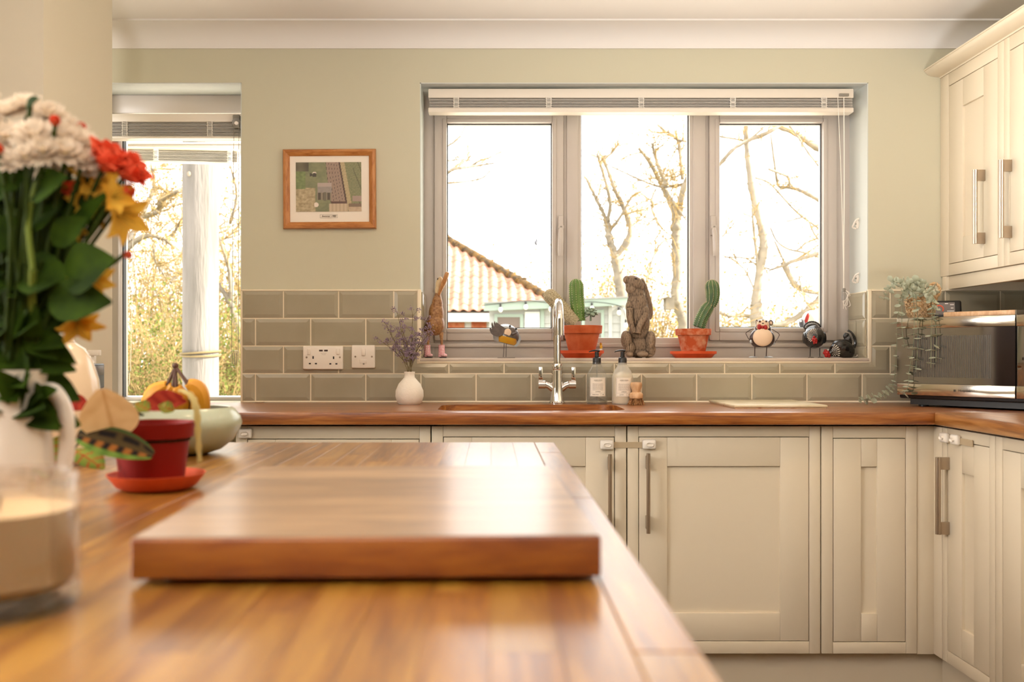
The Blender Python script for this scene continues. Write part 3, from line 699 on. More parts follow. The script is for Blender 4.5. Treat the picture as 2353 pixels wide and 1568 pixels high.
B().prism(p, 2.55, WY-.001, 'y').build('moulding', M['cab'], cr)
# ------------------------------------------------------------------ child safety locks
def pad(b, c, n, w=.042, h=.030, th=.016):               # n = outward direction
    c = Vector(c)
    if n == 'y': b.box(c.x-w/2, c.x+w/2, c.y-th, c.y, c.z-h/2, c.z+h/2, .006, 3)
    else: b.box(c.x-th, c.x, c.y-w/2, c.y+w/2, c.z-h/2, c.z+h/2, .006, 3)
def lock(label, pads, strap, n):
    c = Vector(pads[0]); t = thing('cabinet_lock', label, 'child lock', c)
    for p in pads:
        b = B(); pad(b, p, n); o = b.build('lock_pad', M['lock'], t)
        b = B(); q = Vector(p)-(Vector((0, .0155, 0)) if n == 'y' else Vector((.0155, 0, 0))); pad(b, q, n, .022, .011, .003); b.build('button', M['lock'], o)
    if strap:
        a, c2 = [Vector(s) for s in strap]; b = B()
        if n == 'y': b.box(min(a.x, c2.x), max(a.x, c2.x), a.y-.003, a.y-.001, a.z-.009, a.z+.009)
        else: b.box(a.x-.004, a.x-.002, min(a.y, c2.y), max(a.y, c2.y), a.z-.009, a.z+.009)
        b.build('strap', M['strap'], t, smooth=False)
yf = CFY+.0005
lock('white two-pad child lock with strap joining the sink and wide cabinet doors', [(cx(1394), yf, cz(1022)), (cx(1491), yf, cz(1021))], [(cx(1410), yf, cz(1023)), (cx(1475), yf, cz(1022))], 'y')
lock('single white child lock pad on the cabinet beside the bowl', [(cx(565), yf, cz(996))], None, 'y')
lock('white child lock pads and clear strap in the base cabinet corner', [(RFX, 2.80, cz(1001)), (RFX, 2.735, cz(1001))], [(RFX, 2.715, cz(1003)), (RFX, 2.645, cz(1003))], 'x')
# ================================================================== island
IX = .1265; IY1 = 1.877
isl = thing('kitchen_island', 'oak block-topped kitchen island filling the foreground under the chopping board', 'island', (-.55, 1.0, 0))
B().box(-1.30, IX-.03, -.35, IY1-.03, 0, CT-.0405).build('body', M['cab'], isl, smooth=False)
B().box(-1.33, IX-.001, -.40, IY1-.001, CT-.040, CT-.012).build('core', M['stave'], isl, smooth=False)
rs = random.Random(5); sw = .0425; x1 = IX; col_ = 0
while x1 > -1.33:
    x0 = max(x1-sw, -1.335); y = -.40+rs.uniform(-.3, 0); 
    while y < IY1-.001:
        ln = rs.uniform(.26, .62); ya_, yb_ = max(y, -.40), min(y+ln, IY1)
        if IY1-yb_ < .06: yb_ = IY1
        if yb_-ya_ > .01: B().box(x0+.0001, x1-.0001, ya_+.0001, yb_-.0001, CT-.0118, CT, .0002 if x1 < IX else .002, 1).build('stave', M['stave'], isl, smooth=False)
        y = yb_ if yb_ == IY1 else y+ln
    x1 -= sw
# ------------------------------------------------------------------ big chopping board on the island
yb0 = .7235
cb = thing('chopping_board', 'thick oak chopping board lying on the island in the foreground', 'chopping board', ((-.278+.0855)/2, yb0, CT))
bd = B().box(-.278, .0855, yb0, yb0+.455, CT+.0045, CT+.0365, .0028, 3).build('board', M['block'], cb)
B().box(-.2765, .084, yb0+.0015, yb0+.4535, CT+.0362, CT+.0370, .0003, 1).build('pale_surface', M['blocktop'], cb)  # top sheet in a paler, greyer wood tone than the board sides
for sx in (-.25, .058):
    for sy in (yb0+.03, yb0+.42): B().lathe([(.010, 0), (.010, .005)], (sx, sy, CT), 12).build('rubber_foot', M['black'], cb)
cb.rotation_euler = (0, 0, .030)
# ------------------------------------------------------------------ candle in a thick tumbler
cxk, cyk, rk = (-5-PX)/F*.655, .655, .0535
ck = thing('candle_glass', 'cream candle in a thick clear glass tumbler, cut by the left picture edge', 'candle', (cxk, cyk, CT))
B().lathe([(.0, 0), (rk-.004, 0), (rk, .004), (rk, .092), (rk-.0015, .0945), (rk-.0035, .092), (rk-.0035, .020), (rk-.010, .014), (0, .013)], (cxk, cyk, CT), 48, cap=False).build('tumbler', M['tumbler'], ck)
B().lathe([(0, .0150), (rk-.011, .0155), (rk-.0042, .021), (rk-.0042, .070), (rk-.008, .0685), (0, .0675)], (cxk, cyk, CT), 48, cap=False).build('wax', M['wax'], ck)
B().tube([(cxk, cyk, CT+.066), (cxk+.002, cyk, CT+.078)], .0009, 6).build('wick', M['ink'], ck)
# ------------------------------------------------------------------ white jug holding the bouquet
jx, jy = (38-PX)/F*.96, .96
jug = thing('jug', 'white ceramic jug with a looped handle holding the mixed bouquet', 'jug', (jx, jy, CT))
pr = [(0, 0), (.026, 0), (.030, .004), (.035, .03), (.037, .055), (.034, .09), (.028, .12), (.026, .14), (.030, .162), (.0275, .162), (.0235, .14), (.0255, .12), (.031, .09), (.034, .055), (.032, .03), (.026, .008), (0, .006)]
B().lathe(pr, (jx, jy, CT), 36, cap=False).build('body', M['white_cer'], jug)
hp = [(jx+.024, jy, CT+.138), (jx+.038, jy, CT+.140), (jx+.050, jy, CT+.118), (jx+.052, jy, CT+.085), (jx+.046, jy, CT+.052), (jx+.034, jy, CT+.036)]
B().tube(catmull(hp, 6), .0055, 10, ry=1.5).build('handle', M['white_cer'], jug)
B().tube(catmull([(jx-.028, jy, CT+.150), (jx-.036, jy, CT+.158), (jx-.042, jy, CT+.163)], 3), [.010, .009, .008, .007, .006, .005, .004], 10).build('spout', M['white_cer'], jug)
# ------------------------------------------------------------------ the bouquet: every flower a thing with stem and bloom
JM = Vector((jx, jy, CT+.15)); JB = Vector((jx, jy, CT+.02))
def fp(px, py, dd=0.): return at(px, py, jy+dd)
def stem_pts(top, bend=None):
    a = R.uniform(0, 2*PI); m = JM+Vector((math.cos(a)*.014, math.sin(a)*.014, 0)); b0 = JB+Vector((R.uniform(-.012, .012), R.uniform(-.012, .012), R.uniform(0, .02)))
    mid = m.lerp(top, .5)+Vector((0, 0, .012)) + (bend or Vector((0, 0, 0)))
    return catmull([b0, m, mid, top], 5)
def petal(b, c, dirv, n, L, W, curl=.25, tip=.0):
    dirv = dirv.normalized(); side = dirv.cross(n).normalized(); nn = side.cross(dirv).normalized()
    def f(u, v):
        w = W*math.sin(PI*min(1, .12+.83*u))**.7*(v-.5) if not tip else W*(math.sin(PI*(u**.8)*.93+.12))*(v-.5)
        return c+dirv*L*u+side*w+nn*(curl*L*(u*u)+W*.6*((v-.5)**2))
    b.grid(f, 4, 2)
def frame(n):
    n = n.normalized(); a = n.orthogonal().normalized(); return a, n.cross(a)
def flower(kind, px, py, dd, size, label, group, face=None, stemmat='stem'):
    c = fp(px, py, dd); n = face or (Vector(((c.x-jx)*1.2, -.12+(c.y-jy)*1.5, .20+R.uniform(-.06, .06)))).normalized()
    t = thing({'w': 'white_chrysanthemum', 'r': 'red_rose', 'y': 'yellow_alstroemeria', 'b': 'red_rosebud', 'o': 'orange_alstroemeria'}[kind], label, 'flower', JB, group)
    B().tube(stem_pts(c-n*.004), .0022, 6).build('stem', M['stem'], t)
    a, bb = frame(n); pet = B()
    if kind == 'w':
        for ring_, (k, r_, cu) in enumerate(((16, 1., .02), (14, .82, .25), (9, .55, .55))):
            for i in range(k):
                an = 2*PI*(i+.5*ring_)/k+R.uniform(-.1, .1); d = a*math.cos(an)+bb*math.sin(an)
                petal(pet, c+n*.002*ring_+d*size*.12, d+n*(.05+.25*ring_), n, size*r_, size*.36, cu)
        pet.build('petals', M['petw'], t)
        B().ell(c+n*.004, (size*.2, size*.2, size*.14), rot=n.to_track_quat('Z', 'Y').to_matrix(), u=10, v=6).build('eye', M['petc'], t)
    elif kind in 'rb':
        for ring_, (k, op, h_) in enumerate(((5, 1.0, .85), (5, .72, 1.), (4, .45, 1.05), (3, .25, 1.0))):
            if kind == 'b' and ring_ == 0: continue
            for i in range(k):
                an = 2*PI*(i+.5*ring_)/k; d = a*math.cos(an)+bb*math.sin(an); s2_ = d.cross(n)
                o_ = .55 if kind == 'b' else 1.
                def f(u, v, d=d, s2_=s2_, op=op, h_=h_):
                    w = size*1.15*op**.5*(math.sin(PI*min(1, .15+.7*u)))*(v-.5)
                    r_ = size*op*o_*(.25+.75*u**1.2)*(1-.35*(2*v-1)**2)
                    return c+d*r_+s2_*w+n*(size*h_*(u-.45)+ -.15*size*op*u*u*u)
                pet.grid(f, 5, 4)
        pet.build('petals', M['petr'], t)
        cal = B()
        for i in range(5):
            an = 2*PI*i/5; d = a*math.cos(an)+bb*math.sin(an); petal(cal, c-n*size*.45, d*.8+n*.6, n, size*.6, size*.3, .2, 1)
        cal.build('sepals', M['leafg'], t)
    else:
        for ring_ in range(2):
            for i in range(3):
                an = 2*PI*(i+.5*ring_)/3+R.uniform(-.2, .2); d = a*math.cos(an)+bb*math.sin(an); petal(pet, c, d*.75+n*.7, n, size*(1.1 if ring_ else 1.), size*.62, -.25, 1)
        pet.build('petals', M['pety'] if kind == 'y' else M['petr'], t)
        st = B()
        for i in range(5):
            an = 2*PI*i/5; st.tube([c, c+n*size*.7+(a*math.cos(an)+bb*math.sin(an))*size*.2], .0006, 4)
        st.build('stamens', M['petc'], t)
    return t
WL = 'white daisy chrysanthemum in the top of the jug bouquet'
for (px, py, dd, s) in ((12, 268, .00, .024), (60, 252, .02, .024), (112, 270, .01, .022), (20, 322, -.02, .025), (80, 318, -.03, .025), (138, 322, -.01, .024), (182, 332, .0, .022), (205, 362, .0, .021), (100, 352, -.04, .021), (150, 356, -.03, .022), (28, 374, -.04, .017), (188, 374, -.02, .018), (-25, 300, -.01, .025), (-30, 250, .03, .024), (140, 292, .03, .022), (205, 396, .0, .016), (118, 398, -.02, .015), (170, 308, .02, .02), (-60, 340, .0, .025), (60, 366, -.045, .017)):
    flower('w', px, py, dd, s*.9, WL, 'white chrysanthemums in the bouquet')
flower('r', 248, 368, -.005, .028, 'red orange rose left of its pair, under the white chrysanthemums', None, Vector((.6, -.35, .6)))
flower('r', 298, 392, .01, .026, 'red orange rose farthest out toward the tall window', None, Vector((.75, -.3, .45)))
flower('b', 290, 440, .0, .018, 'small coral rosebud just under the outer red rose', None, Vector((.8, -.3, .2)))
flower('b', 126, 278, -.035, .011, 'red bud peeping out among the white chrysanthemums', None, Vector((.1, -.5, .8)))
flower('b', 186, 292, .02, .010, 'thin red bud above the white chrysanthemums', None, Vector((.5, -.2, .8)))
flower('b', 292, 586, .01, .010, 'lone orange red bud hanging lowest, beside the tall window', None, Vector((.9, -.2, -.1)))
flower('b', -4, 345, -.05, .012, 'orange bud at the left picture edge of the bouquet', None, Vector((.1, -.6, .6)))
flower('o', 150, 436, .0, .012, 'small orange alstroemeria low behind the white chrysanthemums', None, Vector((.3, -.7, .3)))
for (px, py, s, lab, fc) in ((222, 428, .024, 'amber yellow alstroemeria directly below the red roses', (.4, -.6, .3)), (268, 492, .027, 'pale yellow alstroemeria opening toward the tall window', (.8, -.35, -.25)), (215, 470, .022, 'deep yellow alstroemeria left of the pale opening one', (.3, -.8, .0)), (172, 528, .013, 'tiny yellow alstroemeria bloom above the big green leaf', (.3, -.7, .2)), (205, 640, .021, 'yellow alstroemeria lowest on the window side of the bouquet', (.5, -.6, -.4)), (175, 735, .021, 'yellow alstroemeria drooping over the kettle', (.5, -.5, -.6)), (258, 455, .018, 'yellow alstroemeria tucked under the coral rosebud', (.7, -.5, .1))):
    flower('y', px, py, R.uniform(-.02, .02), s*1.25, lab, None, Vector(fc))
# greenery stems: a stem with its leaves, each a thing
def leaf_on(t, base, tip, W, n, mat='leafg', cup=.25, bend=.15):
    d = tip-base; L = d.length; d.normalize(); side = d.cross(n).normalized(); nn = side.cross(d).normalized()
    def f(u, v):
        w = W*math.sin(PI*(.03+.94*u)**.85)*(v-.5)
        return base+d*L*u+side*w+nn*(cup*abs(w)-bend*L*u*u)
    return B().grid(f, 7, 4).build('leaf', M[mat], t)
greens = [
 ((95, 600), 'leafy green stem with the biggest leaf beside the tall window', [((150, 640), (245, 590), .055), ((110, 690), (238, 690), .045), ((120, 560), (190, 500), .03)]),
 ((40, 480), 'leafy green stem in the dark middle of the bouquet', [((40, 640), (150, 620), .05), ((30, 560), (-40, 520), .05), ((60, 520), (130, 460), .04), ((20, 700), (90, 770), .04)]),
 ((20, 600), 'leafy green stem drooping over the front of the jug', [((30, 780), (20, 960), .045), ((50, 780), (70, 930), .03), ((10, 760), (-50, 900), .05), ((60, 760), (130, 820), .03)]),
 ((140, 520), 'slim green stem with a leaf rising into the alstroemerias', [((140, 620), (60, 560), .04), ((150, 560), (235, 430), .022), ((100, 700), (180, 760), .03), ((140, 470), (200, 480), .03)]),
 ((70, 232), 'green leaf tip sticking out above the white chrysanthemums', [((60, 245), (82, 222), .012), ((62, 400), (-10, 380), .05), ((70, 450), (140, 400), .04)]),
 ((-30, 520), 'leafy green stem at the left picture edge', [((-30, 620), (60, 700), .06), ((-30, 560), (20, 480), .05), ((-20, 720), (60, 820), .05), ((-30, 440), (40, 420), .05)]),
 ((120, 760), 'short leafy green stem dangling its leaf over the jug handle', [((100, 800), (60, 900), .03), ((110, 790), (165, 830), .018)]),
]
for (tp, lab, lv) in greens:
    t = thing('green_foliage_stem', lab, 'foliage', JB); dd = R.uniform(-.03, .02)
    B().tube(stem_pts(fp(*tp, dd)), .0024, 6).build('stem', M['stem'], t)
    for (a, c, w) in lv: leaf_on(t, fp(*a, dd), fp(*c, dd-R.uniform(.0, .03)), w, Vector((R.uniform(-.3, .3), -1, R.uniform(.1, .6))).normalized())
lf = tag(B().tube(stem_pts(fp(75, 620, -.03)), .004, 8).tube(catmull([fp(75, 620, -.03), fp(65, 500, -.03), fp(85, 420, -.03)], 4), .003, 8).build('bare_stem', M['stempale']), 'pale thick bare stem in the front of the bouquet', 'stem')
# extra dark leaves filling the middle of the bouquet: several stems of one kind
for k in range(13):
    t = thing('leafy_filler_stem', 'dark leathery leaf stem packed into the bouquet centre', 'foliage', JB, 'dark filler stems in the bouquet')
    tp = fp(R.uniform(-70, 165), R.uniform(390, 500), R.uniform(.02, .08)); pts = stem_pts(tp); B().tube(pts, .0018, 5).build('stem', M['stem'], t)
    for q in range(13):
        p = pts[int(lerp(4, len(pts)-1, q/12))]; an = R.uniform(0, 2*PI)
        leaf_on(t, p, p+Vector((math.cos(an)*.05, math.sin(an)*.045, R.uniform(-.02, .035))), R.uniform(.024, .038), Vector((0, -.8, .5)))
# ------------------------------------------------------------------ prayer plant in its red pot
px_, py_ = (360-PX)/F*1.235, 1.235
sa = tag(B().lathe([(0, 0), (.040, 0), (.050, .004), (.060, .017), (.0625, .021), (.060, .021), (.050, .009), (.040, .006), (0, .006)], (px_, py_, CT), 40, cap=False).build('plant_saucer', M['saucer']), 'terracotta saucer under the red pot on the island', 'saucer')
pot = thing('potted_prayer_plant', 'prayer plant with patterned and withered leaves in a red brown pot', 'plant', (px_-.006, py_, CT+.006))
qx = px_-.006
B().lathe([(0, .0), (.040, .0), (.0475, .060), (.0475, .061), (.0525, .0625), (.0545, .082), (.0525, .082), (.0505, .070), (.044, .058), (0, .055)], (qx, py_, CT+.0062), 40, cap=False).build('pot', M['redpot'], pot)
B().lathe([(0, .072), (.049, .070), (.049, .058), (0, .056)], (qx, py_, CT+.0062), 24, cap=False).build('soil', M['soil'], pot)
def colleaf(parent, base, tip, W, n, colf, shape=lambda u: math.sin(PI*(.04+.92*u)), cup=.2, bend=.1, mat='leafcol', name='leaf'):
    d = tip-base; L = d.length; d.normalize(); side = d.cross(n).normalized(); nn = side.cross(d).normalized()
    def f(u, v): w = W*shape(u)*(v-.5); return base+d*L*u+side*w+nn*(cup*abs(w)-bend*L*u*u)
    return B().grid(f, 22, 16, col=colf).build(name, M[mat], parent)
def mixc(a, b, t):
    a, b = lin(a), lin(b); return tuple(a[i]*(1-t)+b[i]*t for i in range(3))+(1,)
def c_cream(u, v):
    s_ = abs(v-.5)*2; t = max(0, math.sin((u*9+s_*4)))*.18+(.45 if s_ < .05 else 0)+.25*max(0, noise.noise((u*6, v*6, 1))); return mixc('#E8C894', '#B87838', min(1, t))
def c_dark(u, v):
    s_ = abs(v-.5)*2
    w = math.sin(u*2*PI*5.5-s_*2.0)
    if v > .5:
        if .10 < s_ < .55 and w > .0: return lin('#1A120C')
        if s_ < .62: return mixc('#8A5420', '#9E6026', .5+.5*w)
        return mixc('#6A8232', '#4E6A26', .5+.5*math.sin(u*30))
    if .25 < s_ < .72 and math.sin(u*21)+s_ > -.2: return lin('#1A120C')
    return lin('#4A3A1C') if s_ < .85 else lin('#3E5226')
def c_red(u, v): return mixc('#7E1A0C', '#96301A', .5+.5*math.sin(u*24+abs(v-.5)*9))
def c_green(u, v):
    s_ = abs(v-.5)*2; return lin('#A8361E') if (s_ < .08 or math.sin(u*26-s_*5) > .86) else mixc('#8C9438', '#5E7A2E', s_)
D = py_
colleaf(pot, at(262, 998, D-.06), at(236, 893, D-.075), .072, Vector((.1, -1, .1)), c_cream, lambda u: math.sin(PI*(.10+.86*u)**.75)**.8, .12, -.05)
colleaf(pot, at(176, 1000, D-.07), at(346, 1034, D-.085), .043, Vector((.05, -.8, .75)), c_dark, lambda u: math.sin(PI*(.06+.9*u))**.65, .15, .12)
colleaf(pot, at(205, 938, D-.02), at(138, 915, D-.02), .026, Vector((0, -.8, .6)), c_red)
colleaf(pot, at(170, 1035, D-.03), at(238, 1072, D-.05), .034, Vector((0, -.5, .9)), c_green)
colleaf(pot, at(150, 1000, D-.02), at(135, 1076, D-.01), .050, Vector((.2, -.8, .5)), c_green)
colleaf(pot, at(318, 938, D-.045), at(428, 916, D-.03), .034, Vector((0, -.7, .7)), c_red, cup=.3)
colleaf(pot, at(335, 925, D-.01), at(420, 905, D+.01), .032, Vector((0, -.6, .8)), c_red)
colleaf(pot, at(345, 945, D-.05), at(310, 925, D-.05), .02, Vector((0, -.7, .7)), c_green)
colleaf(pot, at(400, 945, D-.045), at(365, 930, D-.05), .02, Vector((0, -.7, .7)), c_green)
b = B()
wp = catmull([at(418, 898, D-.03), at(440, 910, D-.045), at(452, 945, D-.055), at(455, 1000, D-.055), at(459, 1062, D-.05)], 5)
for k in range(len(wp)-1): pass
b.tube(wp, [lerp(.0060, .0034, i/(len(wp)-1))*(1+.25*math.sin(i*2.3)) for i in range(len(wp))], 8, ry=.3); b.build('withered_leaf', M['withered'], pot)
for (a, c) in (((300, 950), (262, 990)), ((300, 960), (190, 1000)), ((330, 955), (205, 938)), ((310, 960), (172, 1030)), ((330, 955), (150, 1000))):
    B().tube(catmull([at(*a, D-.03), at((a[0]+c[0])/2, min(a[1], c[1])-8, D-.05), at(*c, D-.06 if c[0] > 180 else D-.02)], 4), .0013, 6).build('leaf_stalk', M['stem'], pot)
for k in range(9):
    a = at(R.uniform(320, 430), R.uniform(935, 950), D-R.uniform(.0, .045)); colleaf(pot, a, a+Vector((R.uniform(-.012, .012), R.uniform(-.01, .01), R.uniform(.004, .014))), .006, Vector((0, -.9, .4)), c_green if k % 2 else c_cream)
# ------------------------------------------------------------------ sage bowl with bananas
ux, uy = (428-PX)/F*1.665, 1.665; rb = .095
bw = thing('fruit_bowl', 'rounded sage green bowl holding bananas behind the prayer plant', 'bowl', (ux, uy, CT))
B().lathe([(0, 0), (.035, 0), (.060, .008), (.082, .025), (.094, .048), (.0965, .055), (.0935, .067), (.084, .079), (.077, .083), (.0735, .082), (.080, .077), (.088, .066), (.0905, .055), (.088, .048), (.076, .028), (.055, .014), (0, .010)], (ux, uy, CT), 48, cap=False).build('shell', M['sage'], bw)
B().lathe([(0, .0112), (.054, .0152), (.075, .0292), (.0868, .0482), (.0895, .055), (.087, .0655), (.0795, .0765)], (ux, uy, CT), 40, cap=False).build('inner_glaze', M['bowl_in'], bw)
bn = thing('banana_bunch', 'bunch of ripe bananas, dark stalks up, in the sage bowl', 'bananas', (ux, uy, CT+.02))
cr_ = at(403, 845, uy-.01)
for (pts, rad) in (([(385, 885), (362, 900), (345, 935), (352, 985)], .018), ([(405, 888), (412, 915), (408, 950), (400, 985)], .019), ([(430, 880), (452, 895), (460, 935), (448, 985)], .018), ([(398, 886), (385, 910), (378, 950), (385, 985)], .017)):
    p = catmull([at(a, c, uy-.02+.01*i) for i, (a, c) in enumerate(pts)], 5); n_ = len(p)
    o = B().tube(p, [rad*(.42+.58*min(1, i/(n_*.35))) if i < n_*.7 else rad*(1-.55*(i-n_*.7)/(n_*.3)) for i in range(n_)], 9).build('banana', M['banana'], bn)
    B().tube(catmull([cr_+Vector((0, 0, .002)), cr_.lerp(p[0], .55)+Vector((0, 0, .001)), p[0], p[1]], 3), [.0032, .003, .003, .003, .0032, .0034, .004, .0048, .0058, .0068], 8).build('stalk', M['bananatip'], o)
B().ell(cr_+Vector((0, 0, .003)), (.006, .006, .006), u=10, v=6).build('crown', M['bananatip'], bn)
# ------------------------------------------------------------------ cream kettle behind the jug
kx, ky = (122-PX)/F*1.52, 1.52
kt = thing('kettle', 'cream domed kettle behind the white jug', 'kettle', (kx, ky, CT))
B().lathe([(0, 0), (.066, 0), (.069, .006), (.071, .02)], (kx, ky, CT), 40, cap=False).lathe([(0, .0195), (.071, .02)], (kx, ky, CT), 40, cap=False).build('base', M['steel'], kt)
B().lathe([(0, .0205), (.073, .021), (.0745, .06), (.073, .10), (.069, .135), (.060, .166), (.048, .186), (.034, .196), (0, .196)], (kx, ky, CT), 48, cap=False).build('body', M['cream'], kt)
B().lathe([(0, .1965), (.033, .197), (.028, .205), (.012, .209), (.009, .218), (.012, .224), (0, .227)], (kx, ky, CT), 32, cap=False).build('lid', M['cream'], kt)
B().tube(catmull([(kx-.06, ky, CT+.15), (kx-.11, ky, CT+.165), (kx-.125, ky, CT+.11), (kx-.105, ky, CT+.05), (kx-.07, ky, CT+.04)], 5), .009, 10).build('handle', M['black'], kt)
B().tube([(kx-.03, ky-.05, CT+.150), (kx-.045, ky-.072, CT+.168), (kx-.05, ky-.08, CT+.18)], [.018, .014, .010], 12).build('spout', M['cream'], kt)
# black socket and white bracket on the side of the pillar
qx_ = -1.217
def ps(px, py): d_ = -qx_*F/(PX-px); return d_, ZC-(py-PY)*d_/F
ya_, z1_ = ps(203, 836); yb_, z0_ = ps(233, 893); zz1 = ZC-(836-PY)*2.87/F; zz0 = ZC-(893-PY)*2.87/F
t = thing('black_socket', 'black socket plate on the side of the pale pillar', 'socket', (qx_, 2.87, zz0))
B().box(qx_, qx_+.010, 2.80, yb_, zz0, zz1, .004, 3).build('plate', M['black'], t)
B().box(qx_+.009, qx_+.013, 2.815, yb_-.012, zz0+.04, zz1-.008, .002).build('rocker', M['gun'], t)
t = thing('wall_bracket', 'white plastic bracket above the black socket on the pillar', 'bracket', (qx_, 2.83, zz1))
B().box(qx_, qx_+.045, 2.79, 2.81, ZC-(818-PY)*2.8/F, ZC-(805-PY)*2.8/F, .002).build('bar', M['lock'], t)
B().box(qx_, qx_+.004, 2.79, 2.87, ZC-(836-PY)*2.85/F, ZC-(806-PY)*2.85/F, .001).build('back_plate', M['lock'], t)
B().tube([(qx_+.022, 2.80, ZC-(818-PY)*2.8/F), (qx_+.026, 2.80, zz1+.003)], .0042, 10).build('arm', M['lock'], t)
# ================================================================== on the wall
def wp3(px, py, y): return at(px, py, y)
# framed aerial photograph
y_ = WY-.022
pf = thing('framed_photograph', 'oak-framed aerial photograph of a farmhouse and ploughed field on the back wall', 'picture', (wx(756), WY, wz(525)))
q = (at(650, 525, y_), at(864, 525, y_)); xa, xb = at(649.5, 0, y_).x, at(863.5, 0, y_).x; za, zb = at(0, 525, y_).z, at(0, 341.5, y_).z; fw = .0245
def bar(b, p0, p1, i0, i1, n):                            # mitred moulding strip: outer edge p0-p1, inner edge i0-i1
    y0 = WY-.001; prof = ((0, 0), (0, .6), (.12, .92), (.45, 1.), (.8, .8), (1, .55), (1, .2))
    rows = [[b.bm.verts.new((lerp(a[0], c[0], t), y0-.021*h, lerp(a[1], c[1], t))) for t, h in prof] for a, c in ((p0, i0), (p1, i1))]
    for k in range(len(prof)-1): b.bm.faces.new((rows[0][k], rows[1][k], rows[1][k+1], rows[0][k+1]))
O = [(xa, za), (xb, za), (xb, zb), (xa, zb)]; I_ = [(xa+fw, za+fw), (xb-fw, za+fw), (xb-fw, zb-fw), (xa+fw, zb-fw)]
for i in range(4):
    b = B(); bar(b, O[i], O[(i+1) % 4], I_[i], I_[(i+1) % 4], i); b.build('frame_rail', M['frame' if i % 2 == 0 else 'frame_z'], pf)
B().box(xa+fw-.003, xb-fw+.003, WY-.009, WY-.001, za+fw-.003, zb-fw+.003).build('mount', M['paper'], pf, smooth=False)
ya_ = WY-.0105
pa, pb = at(680.5, 486.5, ya_), at(831, 373, ya_)
def paint(u, v):                                          # u to the right, v upward, 0..1: the aerial view as flat colour
    v = 1-v; n1 = noise.noise((u*7, v*7, 0)); n2 = noise.noise((u*22, v*22, 5)); n3 = noise.noise((u*50, v*50, 9))
    c = mixc('#6E6E4C', '#8A8A62', .5+.5*n1+.3*n2)
    if u < .3 and v > .52: c = mixc('#8E7C56', '#C4B08A', .5+.6*n2+.3*n3)
    if u < .2 and v < .18: c = mixc('#4E4630', '#6C6248', .5+n1)
    if u < .15 and .18 < v < .54: c = mixc('#6A7444', '#7E8A52', .5+n2)
    l = .455+.08*v+.03*(v > .4)*(v-.4); r = .655+.13*v
    if l < u < r and v < .84:
        k = (u-l)/(r-l); c = mixc('#8A7060', '#A58C78', .5+.4*n3); 
        if (k*5) % 1 < .09: c = lin('#463428')
    if r-.005 < u < r+.02 and v < .8: c = lin('#4A3220')
    if r+.02 <= u < r+.085: c = mixc('#A08C64', '#C0AC84', .5+.6*n3)
    if u >= r+.085: c = mixc('#6C6E46', '#8E8A62', .5+.7*n3)
    if u >= r+.2 and abs(((u-.3*v)*9) % 1-.5) < .06: c = lin('#5C5638')
    if .5 < u < .80 and v >= .84: c = mixc('#B09A7C', '#C8B294', .5+.4*math.sin(u*110))
    if l < u < .78 and .79 < v < .84: c = lin('#5A3C2C')
    if .33 < u < .55 and .42 < v < .49: c = lin('#B09C90')
    if .33 < u < .55 and .49 < v < .62: c = mixc('#8C8078', '#A09488', .5+.5*n2)
    if .32 < u < .54 and .62 < v < .76: c = lin('#50432F') if abs((u*14) % 1-.5) > .22 else lin('#8A7C66')
    if .42 < u < .46 and .6 < v < .78: c = lin('#6E6450')
    if ((u-.31)**2+(v-.86)**2*.5) < .0012 or ((u-.285)**2+(v-.22)**2) < .0008: c = lin('#E4D4C4')
    if .21 < u < .31 and .22 < v < .30 and n2 > -.2: c = lin('#3E3424')
    if u > .86 and v > .68 and v < .8: c = lin('#A48C7E')
    if u > .8 and v > .84: c = mixc('#B49C80', '#C4AC8E', .5+n2) if v > .9 else lin('#7A644E')
    return c
B().grid(lambda u, v: Vector((lerp(pa.x, pb.x, u), ya_, lerp(pa.z, pb.z, v))), 120, 90, col=paint).build('photo_print', M['print'], pf, smooth=False)
cA, cB = at(735.5, 501, ya_), at(776, 493, ya_); b = B(); e = .0006
for (x0, x1, z0, z1) in ((cA.x, cB.x, cA.z, cA.z+e), (cA.x, cB.x, cB.z-e, cB.z), (cA.x, cA.x+e, cA.z, cB.z), (cB.x-e, cB.x, cA.z, cB.z)): b.box(x0, x1, ya_-.0003, ya_+.0005, z0, z1)
b.build('caption_border', M['ink2'], pf, smooth=False)
text('Summer 1985', .0092, ((cA.x+cB.x)/2, ya_, (cA.z+cB.z)/2), M['ink'], pf, 'caption', shear=.35)
pf.rotation_euler = (0, -.006, 0)
# double socket and fused switch
def plate(name, label, a, c, e, f):
    yb = GY-.0085; x0, x1, z0, z1 = at(a, 0, yb).x, at(c, 0, yb).x, at(0, f, yb).z, at(0, e, yb).z
    t = thing(name, label, 'socket' if name == 'double_socket' else 'switch', ((x0+x1)/2, yb, z0))
    B().box(x0, x1, yb-.010, yb+.0045, z0, z1, .004, 3).build('plate', M['lock'], t); return t, x0, x1, z0, z1, yb-.010
t, x0, x1, z0, z1, yp = plate('double_socket', 'white double power socket with two charging ports on the tiles', 697, 789, 795.5, 849.5)
def dot(px, py): return at(px, py, yp)
for (px, py, w, h) in ((719.5, 822, 3, 6), (712, 836, 4.6, 3), (726, 836, 4.6, 3), (766.5, 822.5, 3, 6), (759, 836.5, 4.6, 3), (773, 836.5, 4.6, 3)):
    c = dot(px, py); w_, h_ = w/2/632, h/2/632; B().box(c.x-w_, c.x+w_, yp-.0005, yp+.003, c.z-h_, c.z+h_).build('pin_slot', M['black'], t, smooth=False)
